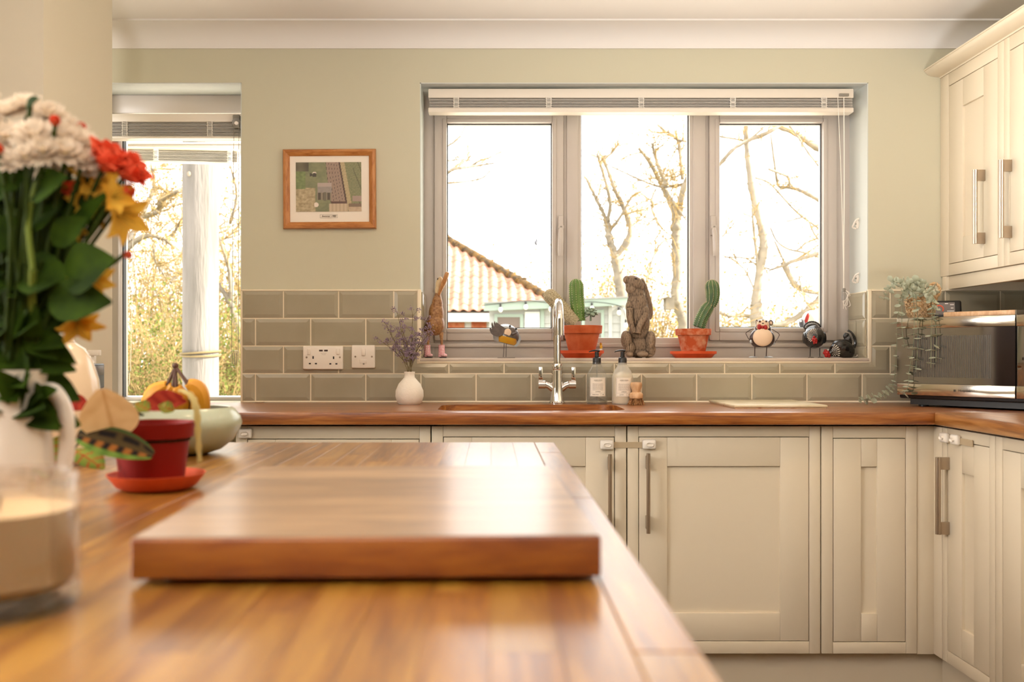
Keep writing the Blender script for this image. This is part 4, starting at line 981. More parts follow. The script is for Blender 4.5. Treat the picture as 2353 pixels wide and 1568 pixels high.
for px in (737.5, 749):
    c = dot(px, 806); B().box(c.x-.0065, c.x+.0065, yp-.0005, yp+.003, c.z-.003, c.z+.003).box(c.x-.0045, c.x+.0045, yp-.0008, yp+.002, c.z-.0006, c.z+.002).build('charging_port', M['brown_p'], t, smooth=False)
for px, tl in ((710, .10), (777, -.10)):
    c = dot(px, 808.5); B().box(-.0058, .0058, -.004, .003, -.0105, .0105, .001).build('rocker', M['lock'], t)
    o = COL.objects[-1]; o.data.transform(INV[t].inverted()); o.data.transform(Matrix.Rotation(tl, 4, 'X')); o.data.transform(Matrix.Translation(c)); o.data.transform(INV[t])
for px in (704.5, 781): c = dot(px, 821.5); B().tube([(c.x, yp-.0008, c.z), (c.x, yp+.002, c.z)], .0034, 12).build('screw', M['steel'], t)
for i, (py, w) in enumerate(((812.3, 12), (815.3, 8))):
    c = dot(743.5, py); b = B(); k = -w/2
    while k < w/2: b.box(c.x+k/632, c.x+(k+.8)/632, yp-.0003, yp+.001, c.z-.0006, c.z+.0006); k += 1.3
    b.build('fine_print', M['ink2'], t, smooth=False)
t, x0, x1, z0, z1, yp = plate('fused_switch', 'white square fused switch beside the double socket', 808.5, 862.5, 793.5, 846.5)
c = dot(835.5, 809.5); B().box(c.x-.0068, c.x+.0068, yp-.004, yp+.002, c.z-.0135, c.z+.0135, .002).build('rocker', M['lock'], t)
c = dot(835, 831.5); B().box(c.x-.0135, c.x+.0135, yp-.0012, yp+.002, c.z-.0065, c.z+.0085, .0015).build('fuse_carrier', M['lock'], t)
c = dot(835.5, 836.5); B().tube([(c.x, yp-.0018, c.z), (c.x, yp+.002, c.z)], .003, 10).build('screw', M['greyp'], t)
for px in (816.5, 854.5): c = dot(px, 820); B().tube([(c.x, yp-.0008, c.z), (c.x, yp+.002, c.z)], .0034, 12).build('screw', M['steel'], t)
# cord cleats on the right reveal
for i, (py, lab) in enumerate(((515, 'upper white cord cleat on the window reveal'), (640, 'lower white cord cleat on the window reveal'))):
    yc = 3.49; zc = ZC-(py-PY)*yc/F
    t = thing('cord_cleat', lab, 'cord cleat', (W1R, yc, zc))
    b = B(); b.ell((W1R-.004, yc, zc), (.006, .012, .018), u=12, v=8); b.build('plate', M['lock'], t)
    b = B(); b.tube(catmull([(W1R-.004, yc+.012, zc-.016), (W1R-.016, yc+.016, zc-.010), (W1R-.018, yc, zc), (W1R-.016, yc-.014, zc+.012), (W1R-.006, yc-.018, zc+.018)], 4), .0032, 8); b.build('horn', M['lock'], t)
    B().tube([(W1R-.0115, yc, zc), (W1R-.0095, yc, zc)], .003, 8).build('screw', M['greyp'], t)
# ================================================================== on the back worktop
# mixer tap
ty = 3.31; tx = at(1280, 0, ty).x; z = CT
tp = thing('mixer_tap', 'chrome swan-neck mixer tap with two lever handles behind the sink', 'tap', (tx, ty, CT))
B().lathe([(0, 0), (.030, 0), (.030, .004), (.026, .007), (.0235, .012), (.021, .06), (.0195, .118), (0, .119)], (tx, ty, z), 32, cap=False).build('base', M['chrome'], tp)
B().lathe([(0, .118), (.0175, .118), (.0185, .121), (.0185, .139), (.0175, .142), (0, .142)], (tx, ty, z), 32, cap=False).build('collar', M['chrome'], tp)
np_ = [Vector((tx, ty, z+.14)), Vector((tx, ty, z+.295))] ; rr_ = .062
arc = [Vector((tx, ty-rr_*(1-math.cos(a)), z+.295+rr_*math.sin(a))) for a in [PI*k/14 for k in range(1, 15)]]
B().tube(np_+arc+[arc[-1]-Vector((0, 0, .02))], .0132, 20).build('neck', M['chrome'], tp)
e = arc[-1]; B().tube([e+Vector((0, 0, .002)), e-Vector((0, 0, .055))], .0150, 20).build('nozzle', M['chrome'], tp)
for s in (-1, 1):
    b = B(); b.tube([(tx+s*.012, ty, z+.052), (tx+s*.03, ty, z+.064), (tx+s*.042, ty, z+.068)], [.014, .0115, .012], 16); b.tube([(tx+s*.042, ty, z+.068), (tx+s*.066, ty, z+.068)], .0148, 20); h = b.build('valve', M['chrome'], tp)
    b = B(); b.box(tx+s*.058-.0075, tx+s*.058+.0075, ty-.004, ty+.004, z+.078, z+.130, .002); o = b.build('lever', M['chrome'], h)
# soap bottles
def bottle(name, label, px, py, py_top, w, mat, fill, fmat, lines, lab2):
    d = (CT-ZC)*-F/(py-PY); c = at(px, py, d); s = F/d; r = w/2/s; H = (py-py_top)/s
    t = thing(name, label, 'soap bottle', (c.x, c.y, CT)); zz = CT
    pr = [(0, 0), (r*.93, 0), (r, .006), (r, .088), (r*.97, .098), (r*.80, .116), (r*.52, .132), (r*.43, .138), (r*.43, .146)]
    B().lathe(pr, (c.x, c.y, zz), 40, cap=False).build('bottle', mat, t)
    fi = [(0, .003)] + [(p[0]-.0022, p[1]+.003) for p in pr[1:] if p[1]+.003 < fill] + [(0, fill)]
    B().lathe(fi, (c.x, c.y, zz), 36, cap=False).build('soap', fmat, t)
    B().lathe([(0, .140), (.0145, .140), (.0147, .142), (.0147, .160), (.013, .163), (.0085, .165), (.0085, .167), (0, .167)], (c.x, c.y, zz), 28, cap=False).build('collar', M['black'], t)
    ph = B(); ph.tube([(c.x, c.y, zz+.165), (c.x, c.y, zz+.184)], .0072, 16)
    ph.tube(catmull([(c.x+.010, c.y, zz+.187), (c.x-.006, c.y, zz+.1885), (c.x-.022, c.y, zz+.186), (c.x-.028, c.y, zz+.183)], 3), [.0065, .0065, .006, .0055, .005, .0045, .004, .0035, .003, .003], 10, ry=.6)
    ph.build('pump_head', M['black'], t)
    B().tube([(c.x, c.y, zz+.14), (c.x, c.y, zz+.012)], .0028, 8).build('dip_tube', M['acorn'], t)
    # label: a curved sheet in front of the glass, with its print
    a0 = math.asin(min(.95, .0265/r)); zl0, zl1 = zz+.028, zz+.094
    def cur(u, v, off=.0006): a = lerp(-a0, a0, u); return Vector((c.x+(r+off)*math.sin(a), c.y-(r+off)*math.cos(a), lerp(zl0, zl1, v)))
    lb = B().grid(lambda u, v: cur(u, v), 12, 1).build('label', M['paper'], t)
    def bars(items, m, nm):
        b = B()
        for (u0, u1, v0, v1) in items:
            k = max(1, int((u1-u0)*10)); 
            for i in range(k):
                ua, ub = lerp(u0, u1, i/k), lerp(u0, u1, (i+1)/k); b.quad(cur(ua, v0, .0009), cur(ub, v0, .0009), cur(ub, v1, .0009), cur(ua, v1, .0009))
        b.build(nm, m, lb, smooth=False)
    e_, g_ = .018, .008
    bars([(.04, .96, .02, .02+g_), (.04, .96, .97, .97+g_), (.04, .04+e_, .02, .975), (.96-e_, .96, .02, .975), (.04, .96, .17, .17+g_), (.66, .66+e_*.7, .02, .17)], M['ink2'], 'label_rule')
    it = []; rr2 = random.Random(3)
    for k in range(14):
        v = .32+.38*k/14; u = .18
        while u < .8:
            w2 = rr2.uniform(.03, .09); it.append((u, min(u+w2, .82), v, v+.011)); u += w2+.022
    for v, a_, b__ in ((.80, .28, .72), (.775, .33, .67), (.215, .34, .66)):
        u = a_
        while u < b__: it.append((u, u+.022, v, v+.009)); u += .034
    bars(it, M['ink2'], 'fine_print')
    for (s_, sz, u, v) in lines:
        p = cur(u, v, .0011); a = lerp(-a0, a0, u); text(s_, sz, p, M['ink'], lb, 'lettering', rot=(Matrix.Rotation(a, 3, 'Z') @ Matrix.Rotation(PI/2, 3, 'X')))
    return t
bottle('soap_bottle', 'clear glass pump bottle of hand wash nearest the tap', 1371.5, 928.5, 795, 48, M['bglass'], .027, M['liquid'],
       [('HAND WASH', .0048, .5, .86), ('NORFOLK', .0038, .5, .255), ('HAND WASH', .0038, .36, .095), ('SET', .0038, .82, .095)], None)
bottle('soap_bottle', 'pump bottle of creamy lotion beside the wooden brush', 1430.5, 929, 795, 49, M['milky'], .118, M['lotion'],
       [('HAND WASH', .0048, .5, .86), ('NORFOLK', .0038, .5, .255), ('LOTION', .0038, .36, .095), ('SET', .0038, .82, .095)], None)
# wooden dish brush
d = (ZC-CT)*F/(930.5-PY); c = at(1462, 930, d)
t = thing('dish_brush', 'small beech dish brush standing on its bristles by the lotion bottle', 'brush', (c.x, c.y, CT))
B().lathe([(0, .0225), (.0225, .0225), (.0235, .025), (.0235, .036), (.021, .0405), (.0145, .044), (.0155, .052), (.0195, .062), (.0205, .071), (.018, .0775), (0, .079)], (c.x, c.y, CT), 32, cap=False).build('handle', M['pale_wood'], t)
b = B()
for k in range(150):
    a = R.uniform(0, 2*PI); r0 = .020*R.random()**.5; a2 = a+R.uniform(-.2, .2); r1 = r0*1.45+R.uniform(-.001, .002)
    b.tube([(c.x+r0*math.cos(a), c.y+r0*math.sin(a), CT+.024), (c.x+r1*math.cos(a2), c.y+r1*math.sin(a2), CT+.0005)], .0010, 4)
tag(b.build('bristles', M['bristle'], t), kind='stuff')
# stone board
t = thing('worktop_saver', 'pale stone board lying on the oak worktop right of the brush', 'board', (.93, 3.18, CT))
B().box(.782, 1.083, 3.015, 3.375, CT+.0035, CT+.0115, .0025, 3).build('slab', M['stone'], t)
B().box(.786, 1.079, 3.019, 3.371, CT, CT+.0034).build('backing', M['stone_edge'], t, smooth=False)
# white bud vase and its dried sprigs
d = (ZC-CT)*F/(929.5-PY); vc = at(941, 929, d); s_ = F/d
t = tag(B().lathe([(0, 0), (.036, 0), (.043, .006), (.0495, .028), (.0485, .048), (.038, .072), (.024, .088), (.0185, .095), (.0175, .105), (.0195, .113), (.018, .114), (.0135, .113), (.014, .095), (.030, .07), (.040, .045), (.038, .02), (0, .01)], (vc.x, vc.y, CT), 40, cap=False).build('bud_vase', M['white_matt']), 'round white stoneware bud vase of dried sprigs', 'vase')
sprigs = ((912, 716, 'dried lilac sprig reaching highest on the left of the vase'), (948, 722, 'dried lilac sprig with pale tip in the middle of the vase'), (978, 738, 'dried lilac sprig leaning in front of the window corner'), (988, 772, 'dried lilac sprig in front of the wooden duck'), (888, 748, 'dried lilac sprig below the highest one'), (878, 786, 'dried lilac sprig drooping lowest away from the duck'), (900, 775, 'dried lilac sprig between the drooping and the middle ones'), (925, 760, 'dense purple dried sprig above the vase'), (950, 770, 'dense purple dried sprig toward the window corner'), (968, 790, 'short dried sprig behind the pink boot'), (915, 805, 'short purple dried sprig low over the vase'), (1000, 752, 'thin bent dried sprig with a white tip at the duck'))
for (px, py, lab) in sprigs:
    t = thing('dried_sprig', lab, 'dried flower', (vc.x, vc.y, CT+.05), 'dried sprigs in the white vase')
    top = at(px, py, d+R.uniform(-.03, .03)); m0 = Vector((vc.x+R.uniform(-.009, .009), vc.y+R.uniform(-.009, .009), CT+.113)); b0 = Vector((vc.x+R.uniform(-.01, .01), vc.y, CT+.03))
    pts = catmull([b0, m0, m0.lerp(top, .5)+Vector((R.uniform(-.006, .006), 0, .014)), top], 6)
    st = B(); st.tube(pts, .0008, 4); fl = B()
    for k in range(12):
        p = pts[int(lerp(9, len(pts)-1, k/11))]; e = p+Vector((R.uniform(-.022, .022), R.uniform(-.014, .014), R.uniform(.004, .026)))
        st.tube([p, p.lerp(e, .5)+Vector((0, 0, .002)), e], .0005, 3)
        for q in range(14): fl.ell(e+Vector((R.gauss(0, .0046), R.gauss(0, .004), R.gauss(0, .0036))), R.uniform(.0012, .0025), u=5, v=3)
    st.build('stem', M['drystem'], t); tag(fl.build('florets', M['lilac'], t), kind='stuff')
# ================================================================== on the window sill
def crop(scale, ox_, oy_, d, ppx):                        # reads a point off an enlarged view of the photograph
    return lambda u, v, dy=0.: at(ox_+u*scale, oy_+v*scale, d+dy)
# ---- terracotta pots with cacti
def pot_profile(r1, r0, h, hr): return [(0, 0), (r0, 0), (r1*.86, h-hr), (r1*.865, h-hr), (r1*.97, h-hr+.001), (r1, h-.002), (r1*.985, h), (r1*.90, h), (r1*.86, h-.012), (r1*.80, h-hr-.005), (0, h-hr-.01)]
def terr(label, lab_s, px, py_s, w_s, h_s, w_rim, w_base, h, hr, mat):
    d = 3.475; s = F/d; c = Vector(((px-PX)/s, d, SILL)); rs_ = w_s/2/s
    tag(B().lathe([(0, 0), (rs_*.78, 0), (rs_*.93, h_s*.55), (rs_, h_s*.62), (rs_, h_s), (rs_*.93, h_s), (rs_*.84, h_s*.5), (0, h_s*.45)], c, 40, cap=False).build('plant_saucer', M['saucer']), lab_s, 'saucer')
    t = thing('potted_cactus', label, 'cactus', c+Vector((0, 0, h_s*.5))); q = c+Vector((0, 0, h_s*.5))
    B().lathe(pot_profile(w_rim/2/s, w_base/2/s, h, hr), q, 40, cap=False).build('pot', mat, t)
    B().lathe([(0, h-.008), (w_rim/2/s*.88, h-.010), (w_rim/2/s*.8, h-.02), (0, h-.02)], q, 24, cap=False).build('soil', M['soil'], t)
    return t, d
def cactus(parent, name, pts, rad, ribs, mat, rib_depth=.14, spine=.004, step=1, spmat='spine'):
    p0_ = catmull(pts, 12); Ls = [0.]
    for i in range(1, len(p0_)): Ls.append(Ls[-1]+(p0_[i]-p0_[i-1]).length)
    k = 40; LT = Ls[-1]; p = []
    for i in range(k):
        s = LT*(1-(1-i/(k-1))**1.35); j = min(range(len(Ls)-1), key=lambda q: 0 if Ls[q] <= s <= Ls[q+1] else 1); p.append(p0_[j].lerp(p0_[j+1], (s-Ls[j])/max(1e-6, Ls[j+1]-Ls[j])))
    n = ribs*4; b = B(); sp = B(); rings = []
    up = Vector((0, -1, 0)); sm = B()
    for i in range(k):
        t = (p[min(i+1, k-1)]-p[max(i-1, 0)]).normalized(); a = t.cross(up).normalized(); c_ = t.cross(a)
        s = LT*(1-(1-i/(k-1))**1.35); f = rad(s/LT); e_ = s-(LT-f*1.05); f = f*max(.03, 1-(e_/(f*1.05))**2)**.5 if e_ > 0 else f; ring_ = []
        for j in range(n):
            an = 2*PI*j/n; rr = f*(1-rib_depth*.5+rib_depth*.5*math.cos(an*ribs)); dv = a*math.cos(an)+c_*math.sin(an); ring_.append(b.bm.verts.new(p[i]+dv*rr))
            if j % 4 == 0 and i % 2 == 0 and i < k-1 and spine:
                q = p[i]+dv*f
                for _ in range(4): 
                    e = (dv+Vector((R.uniform(-.7, .7), R.uniform(-.7, .7), R.uniform(-.7, .7)))*.8).normalized()*spine; w = t.cross(dv)*.0005
                    sp.bm.faces.new([sp.bm.verts.new(x) for x in (q-w, q+w, q+e)])
                sp.ell(q, .0016, u=5, v=3)
        rings.append(ring_)
    for i in range(k-1):
        for j in range(n): b.bm.faces.new((rings[i][j], rings[i][(j+1) % n], rings[i+1][(j+1) % n], rings[i+1][j]))
    b.bm.faces.new(rings[-1]); o = b.build(name, mat, parent, sharp=None)
    if spine: tag(sp.build('spines', M[spmat], o, recalc=False), kind='stuff')
    return o
def dome(r): return lambda u: r*min(1, .90+.2*u)
t, d = terr('terracotta pot with a tall green cactus, a woolly cactus and a succulent', 'terracotta saucer under the three-plant cactus pot', 1337, 823, 101, .028, 94, 58, .106, .030, M['terracotta'])
cp = lambda px, py, dy=0: at(px, py, d+dy)
cactus(t, 'green_cactus', [cp(1331, 738), cp(1328, 712), cp(1325, 685), cp(1324, 658), cp(1323, 641)], dome(.0275), 11, M['cactus'])
o = cactus(t, 'woolly_cactus', [cp(1322, 742, -.012), cp(1306, 726, -.014), cp(1283, 700, -.018), cp(1264, 680, -.02), cp(1253, 670, -.02)], dome(.0265), 14, M['fuzz'], .05, .0045)
sc_ = B(); cc = cp(1358, 717, -.012)
for k in range(26):
    an = k*2.4; el = 1.35-2.1*k/26; L = lerp(.014, .031, k/26); dv = Vector((math.cos(an)*math.cos(el), math.sin(an)*math.cos(el), math.sin(el)))
    sc_.ell(cc+dv*L*.55, (L*.55, L*.36, L*.20), rot=dv.to_track_quat('X', 'Z').to_matrix(), u=8, v=6)
sc_.build('succulent_rosette', M['succ'], t); B().tube([cc, cp(1357, 738, -.01)], .004, 6).build('succulent_stem', M['succ'], t)
t, d = terr('weathered terracotta pot with a bent dark cactus in front of a mullion', 'terracotta saucer under the bent cactus pot', 1593, 823, 105, .025, 82, 52, .095, .024, M['terra_old'])
cactus(t, 'lower_joint', [cp(1606, 752), cp(1612, 734), cp(1621, 716), cp(1630, 702), cp(1635, 693)], lambda u: .024*(1-.30*max(0, (u-.7)/.3)), 9, M['cactus_d'], .22, .005, 1)
cactus(t, 'upper_joint', [cp(1633, 703), cp(1637, 690), cp(1638, 672), cp(1636, 655), cp(1635, 643)], lambda u: dome(.0265)(u)*(.82+.18*min(1, u*3)), 11, M['cactus_d'], .20, .006, 1)
# ---- carved hare
k_ = crop(.14675, 1400, 610, 3.465, 0); U = .14675/F*3.465
hb = B()
def E(u, v, ru, rv, rd, dy=0., ang=0.): hb.ell(k_(u, v, dy), (ru*U, rd*U, rv*U), rot=Matrix.Rotation(math.radians(ang), 3, 'Y'), u=18, v=12)
def C(pts, rs): hb.tube(catmull([k_(*p) for p in pts], 4), [x*U for i in range(len(rs)-1) for x in [lerp(rs[i], rs[i+1], j/4) for j in range(4)]]+[rs[-1]*U], 12)
E(345, 375, 92, 85, 72, -.008, 20); E(395, 275, 152, 104, 96, -.004, 30); E(285, 232, 72, 66, 60, -.004, 20); E(262, 205, 40, 44, 40, -.006, 20); E(330, 330, 85, 65, 62, -.006, 40); E(470, 320, 82, 92, 84, 0); E(246, 232, 30, 40, 34, -.012)
E(415, 440, 128, 130, 100); E(432, 600, 160, 200, 125); E(470, 900, 165, 260, 140, .006); E(450, 800, 170, 250, 130)
E(315, 650, 62, 95, 62, -.012); E(545, 730, 82, 105, 75, -.012)
C([(318, 680, -.018), (318, 820, -.026), (345, 940, -.032), (385, 1060, -.036)], [58, 50, 46, 40]); C([(560, 760, -.018), (520, 860, -.028), (470, 960, -.034), (450, 1070, -.036)], [64, 56, 48, 42])
E(268, 1170, 88, 150, 110, -.016, -6); E(310, 1300, 90, 120, 110, -.014); E(645, 1190, 82, 165, 120, -.012, 4); E(640, 1320, 88, 120, 110, -.006)
E(455, 1060, 165, 130, 130, .004); E(455, 1250, 215, 190, 150, .012); E(460, 1360, 235, 85, 140, .010)
E(318, 1395, 62, 48, 90, -.030); E(520, 1390, 92, 52, 80, -.034); E(600, 1410, 95, 34, 90, -.01)
C([(500, 215, .008), (555, 330, .018), (600, 480, .024), (640, 640, .026), (655, 760, .026), (640, 850, .024)], [34, 38, 40, 40, 34, 16]); C([(530, 300, .022), (580, 460, .034), (625, 660, .036), (640, 840, .034)], [26, 34, 34, 16])
E(432, 208, 30, 16, 20, -.018, 25)
hare = thing('hare_statue', 'carved grey brown hare statue sitting upright and gazing up on the windowsill', 'statue', k_(450, 1440))
hbm = blob(hb, .0022, 7)
zmin = SILL
for v in hbm.vertices:
    if v.co.z < zmin+.002: v.co.z = zmin
# carved fur: grooves cut along the surface
for v in hbm.vertices:
    p = v.co; g_ = noise.noise((p.x*330, p.y*170, p.z*80))
    if p.z > SILL+.02: v.co -= v.normal*max(0, g_-.05)*.0024
link('body', hbm, M['hare'], hare)
for (u, v, dy, r) in ((418, 206, -.027, 17),):
    B().ell(k_(u, v, dy), (r*U*1.3, r*U, r*U*.8), u=10, v=6).build('eye', M['brown_p'], hare)
# ---- wooden duck in pink boots
k_ = crop(.14663, 960, 610, 3.45, 0); U = .14663/F*3.45
duck = thing('wooden_duck', 'tall wooden duck in pink spotted boots looking up by the window edge', 'ornament', k_(260, 1450))
hb = B(); E(275, 920, 145, 185, 135); E(290, 760, 122, 200, 115); E(306, 620, 88, 170, 88); E(312, 520, 58, 130, 62); C([(210, 900, .01), (150, 1000, .02), (92, 1045, .03)], [90, 60, 16])
link('body', blob(hb, .0022, 6), M['duck'], duck)
hb = B(); E(318, 400, 52, 90, 58); E(338, 285, 58, 98, 62, 0, 12); E(352, 225, 40, 50, 46, 0, 12)
link('head', blob(hb, .002, 6), M['duckhead'], duck)
b = B(); b.tube(catmull([k_(330, 470, -.012), k_(352, 400, -.016), k_(395, 300, -.022), k_(430, 210, -.028), k_(455, 140, -.032), k_(468, 105, -.034)], 5), [U*x for x in [20]+[lerp(26, 46, i/10) for i in range(10)]+[lerp(46, 40, i/9) for i in range(10)]+[38, 36, 32, 26, 12]], 14, ry=.72); b.build('bill', M['duckbill'], duck)
for s_ in (0,): B().ell(k_(312, 212, -.012), (.0022, .002, .0045), rot=Matrix.Rotation(.4, 3, 'Y'), u=8, v=6).build('eye', M['ink'], duck)
for (a, c, px) in (((172, 1020), (160, 1262), 158), ((368, 1050), (376, 1255), 382)):
    B().tube([k_(a[0], a[1], 0), k_((a[0]+c[0])/2, (a[1]+c[1])/2, -.004), k_(c[0], c[1], -.006)], [U*36, U*24, U*18], 12).build('leg', M['duck'], duck)
    bt = B(); q = k_(px, 1440, -.006); zz = SILL+.0035
    bt.lathe([(0, 0), (.0125, 0), (.0120, .015), (.0110, .034), (.0118, .0445), (.0100, .0445), (.0095, .036), (0, .034)], (q.x-.002, q.y, zz), 20, cap=False)
    bt.ell((q.x+.006, q.y-.010, zz+.0065), (.0115, .017, .0068), rot=Matrix.Rotation(.6, 3, 'Z'), u=14, v=8)
    o = bt.build('boot', M['boot'], duck)
    B().prism([(q.x+.0125*math.cos(a)*(1.25 if math.cos(a) > 0 else 1)+.002, q.y-.003+.020*math.sin(a)) for a in [2*PI*k/18 for k in range(18)]], SILL, SILL+.0036, 'z').build('sole', M['black'], o, smooth=False)
# ---- metal blue tit
k_ = crop(.07654, 1100, 720, 3.45, 0); U = .07654/F*3.45
tit = thing('metal_bird', 'grey and yellow metal garden bird on two rod legs beside the duck', 'ornament', k_(800, 1345))
c = k_(820, 690); rot = Matrix.Rotation(math.radians(14), 3, 'Y'); RD = (395*U, 330*U, 360*U)
def above(pt): q = rot.inverted() @ (pt-c); return q.z > -.58*RD[2]
b = B(); b.ell(c, RD, rot=rot, u=40, v=28, keep=above); o = link('body', bake(b.mesh('b'), [('SOLIDIFY', dict(thickness=.0012, offset=-1))]), M['silver'], tit)
def pxy(p): return ((PX+p.x*F/p.y-1100)/.07654, (PY-(p.z-ZC)*F/p.y-720)/.07654)
def patch(name, mat, fn, f, parent=tit):
    b = B(); b.ell(c, tuple(x*f for x in RD), rot=rot, u=90, v=70, keep=lambda p: above(p) and (rot.inverted() @ (p-c)).y < RD[1]*.15 and fn(*pxy(p))); b.build(name, M[mat], parent)
patch('throat', 'gun', lambda u, v: v > 430+.0*u and u > 760 and v < 640+.42*(u-700) and (u > 900 or v > 450), 1.004)
patch('belly', 'yellow_p', lambda u, v: 600 < u < 1130 and v > 655+.27*(u-640), 1.008)
b = B()
q = k_(868, 575, -.0395)
b.ell(q, (108*U, 10*U, 112*U), rot=rot, u=24, v=10); b.build('cheek', M['cream_p'], tit)
wg = [(780, 440), (700, 385), (625, 340), (560, 270), (600, 330), (520, 260), (515, 320), (480, 230), (450, 300), (465, 410), (400, 265), (378, 330), (395, 475), (325, 430), (330, 520), (370, 610), (440, 670), (540, 700), (640, 690), (730, 640), (765, 560)]
B().prism([(k_(u, v, -.042).x, k_(u, v, -.042).z) for u, v in wg], c.y-.0425, c.y-.0395).build('wing', M['gun'], tit, smooth=False)
wg = [(1190, 620), (1265, 720), (1265, 800), (1220, 900), (1160, 1000), (1110, 1020), (1050, 985), (1110, 900), (1150, 790), (1170, 690)]
B().prism([(k_(u, v).x, k_(u, v).z) for u, v in wg], c.y-.010, c.y-.006).build('wing', M['silver'], tit, smooth=False)
b = B(); b.tube([k_(1010, 660, -.038), k_(1030, 630, -.043), k_(1190, 568, -.055)], [U*20, U*42, U*3], 12); b.build('beak', M['gun'], tit)
for (u, v) in ((940, 385), (1125, 470)): B().ell(k_(u, v, -.022), 33*U, u=12, v=8).build('eye', M['black'], tit)
for (a, e) in (((765, 880), (738, 1320)), ((828, 900), (820, 1320))): B().tube([k_(*a), k_(*e)], 11*U, 8).build('leg', M['gun'], tit)
q = k_(820, 1345); B().box(k_(560, 0).x, k_(1090, 0).x, c.y-.022, c.y+.016, SILL, SILL+.002, .0008).build('base_plate', M['gun'], tit)
# ---- metal badger with a bow tie
k_ = crop(.07653, 1700, 720, 3.45, 0); U = .07653/F*3.45
bad = thing('metal_badger', 'round metal badger with a red bow tie and wire arms on the windowsill', 'ornament', k_(670, 1335))
hb = B(); E(668, 760, 375, 330, 300); E(690, 480, 240, 240, 215); E(690, 320, 205, 140, 180)
bm2 = blob(hb, .0016, 8); zc_ = k_(0, 1020).z
for v in bm2.vertices:
    if v.co.z < zc_: v.co.z = zc_
link('body', bm2, M['brown_p'], bad)
b = B(); b.ell(k_(688, 725, -.029), (296*U, 120*U, 268*U), u=28, v=16); b.build('belly', M['cream_p'], bad)
b = B(); b.ell(k_(690, 345, -.016), (192*U, 110*U, 150*U), u=24, v=14); b.ell(k_(690, 430, -.0225), (200*U, 60*U, 80*U), u=20, v=10); b.build('face', M['cream_p'], bad)
for (u, v, r_) in ((600, 248, 34), (795, 245, 30)): B().ell(k_(u, v, -.027), r_*U, u=10, v=6).build('eye', M['brown_p'], bad)
B().ell(k_(695, 208, -.022), (30*U, 14*U, 14*U), u=10, v=6).build('forehead_spot', M['brown_p'], bad)
B().ell(k_(695, 308, -.0285), (34*U, 12*U, 18*U), u=10, v=6).build('nose', M['black'], bad)
b = B(); b.ell(k_(585, 410, -.034), (66*U, 26*U, 82*U), u=12, v=8); b.ell(k_(772, 428, -.034), (62*U, 26*U, 80*U), u=12, v=8); b.ell(k_(680, 418, -.036), (46*U, 30*U, 48*U), u=12, v=8)
b.build('bow_tie', M['red_p'], bad); B().tube([k_(680, 460, -.033), k_(684, 530, -.033)], 12*U, 6).build('bow_tail', M['yellow_p'], bad)
for (u, v, rx_) in ((932, 290, 70), (508, 275, 34)):
    o = B().ell(k_(u, v, .004), (rx_*U, 26*U, 84*U), u=16, v=10).build('ear', M['brown_p'], bad); B().ell(k_(u+2, v+8, .0005), (rx_*.62*U, 22*U, 54*U), u=12, v=8).build('inner_ear', M['cream_p'], o)
B().tube([k_(410, 462), k_(300, 510), k_(195, 580), k_(180, 615), k_(260, 770), k_(370, 910, -.01)], 11*U, 7).build('arm', M['brown_p'], bad)
B().tube([k_(965, 485), k_(1080, 550), k_(1170, 610), k_(1188, 660), k_(1130, 770), k_(1050, 880, -.01)], 11*U, 7).build('arm', M['brown_p'], bad)
B().ell(k_(345, 855, -.012), (48*U, 16*U, 62*U), rot=Matrix.Rotation(-.5, 3, 'Y'), u=10, v=6).build('paw', M['silver'], bad); B().ell(k_(1035, 905, -.002), (30*U, 14*U, 60*U), rot=Matrix.Rotation(.6, 3, 'Y'), u=10, v=6).build('paw', M['silver'], bad)
for (u, u2, s_) in ((452, 446, -1), (810, 790, 1)):
    o = B().tube([k_(u, 1000), k_(u2, 1325)], 14*U, 8).build('leg', M['brown_p'], bad)
    q = k_(u2, 1330); b = B(); b.ell((q.x+s_*.0075, q.y-.006, SILL+.0022), (.0165, .011, .0042), u=14, v=8, keep=lambda p: p.z > SILL); b.build('foot', M['silver'], o)
# ---- black hens
k_ = crop(.10204, 1800, 690, 3.47, 0); U = .10204/F*3.47
hen = thing('metal_hen', 'black spotted metal hen standing on wire legs, head down facing the room', 'ornament', k_(700, 1290))
hb = B(); E(697, 850, 243, 242, 210); E(690, 720, 190, 150, 160, .01); E(640, 620, 160, 100, 90, .035)
link('body', blob(hb, .0018, 6), M['hen'], hen)
tl = B(); dt = B()
for k in range(13):
    a = math.radians(168-146*k/12); p = k_(650+185*math.cos(a), 640-150*math.sin(a), .045); tl.ell(p, (26*U, 22*U, 26*U), u=8, v=6)
    for f, L in ((.86, 15), (.72, 9)):
        q = k_(650+185*f*math.cos(a), 640-150*f*math.sin(a), .028); dt.ell(q, (5*U, 5*U, L*U), rot=Matrix.Rotation(PI/2-a, 3, 'Y'), u=6, v=5)
tl.ell(k_(650, 630, .045), (178*U, 60*U, 140*U), u=24, v=12); o = tl.build('tail', M['hen'], hen); dt.build('painted_dots', M['white_p'], o)
dd_ = B(); cc = k_(697, 850)
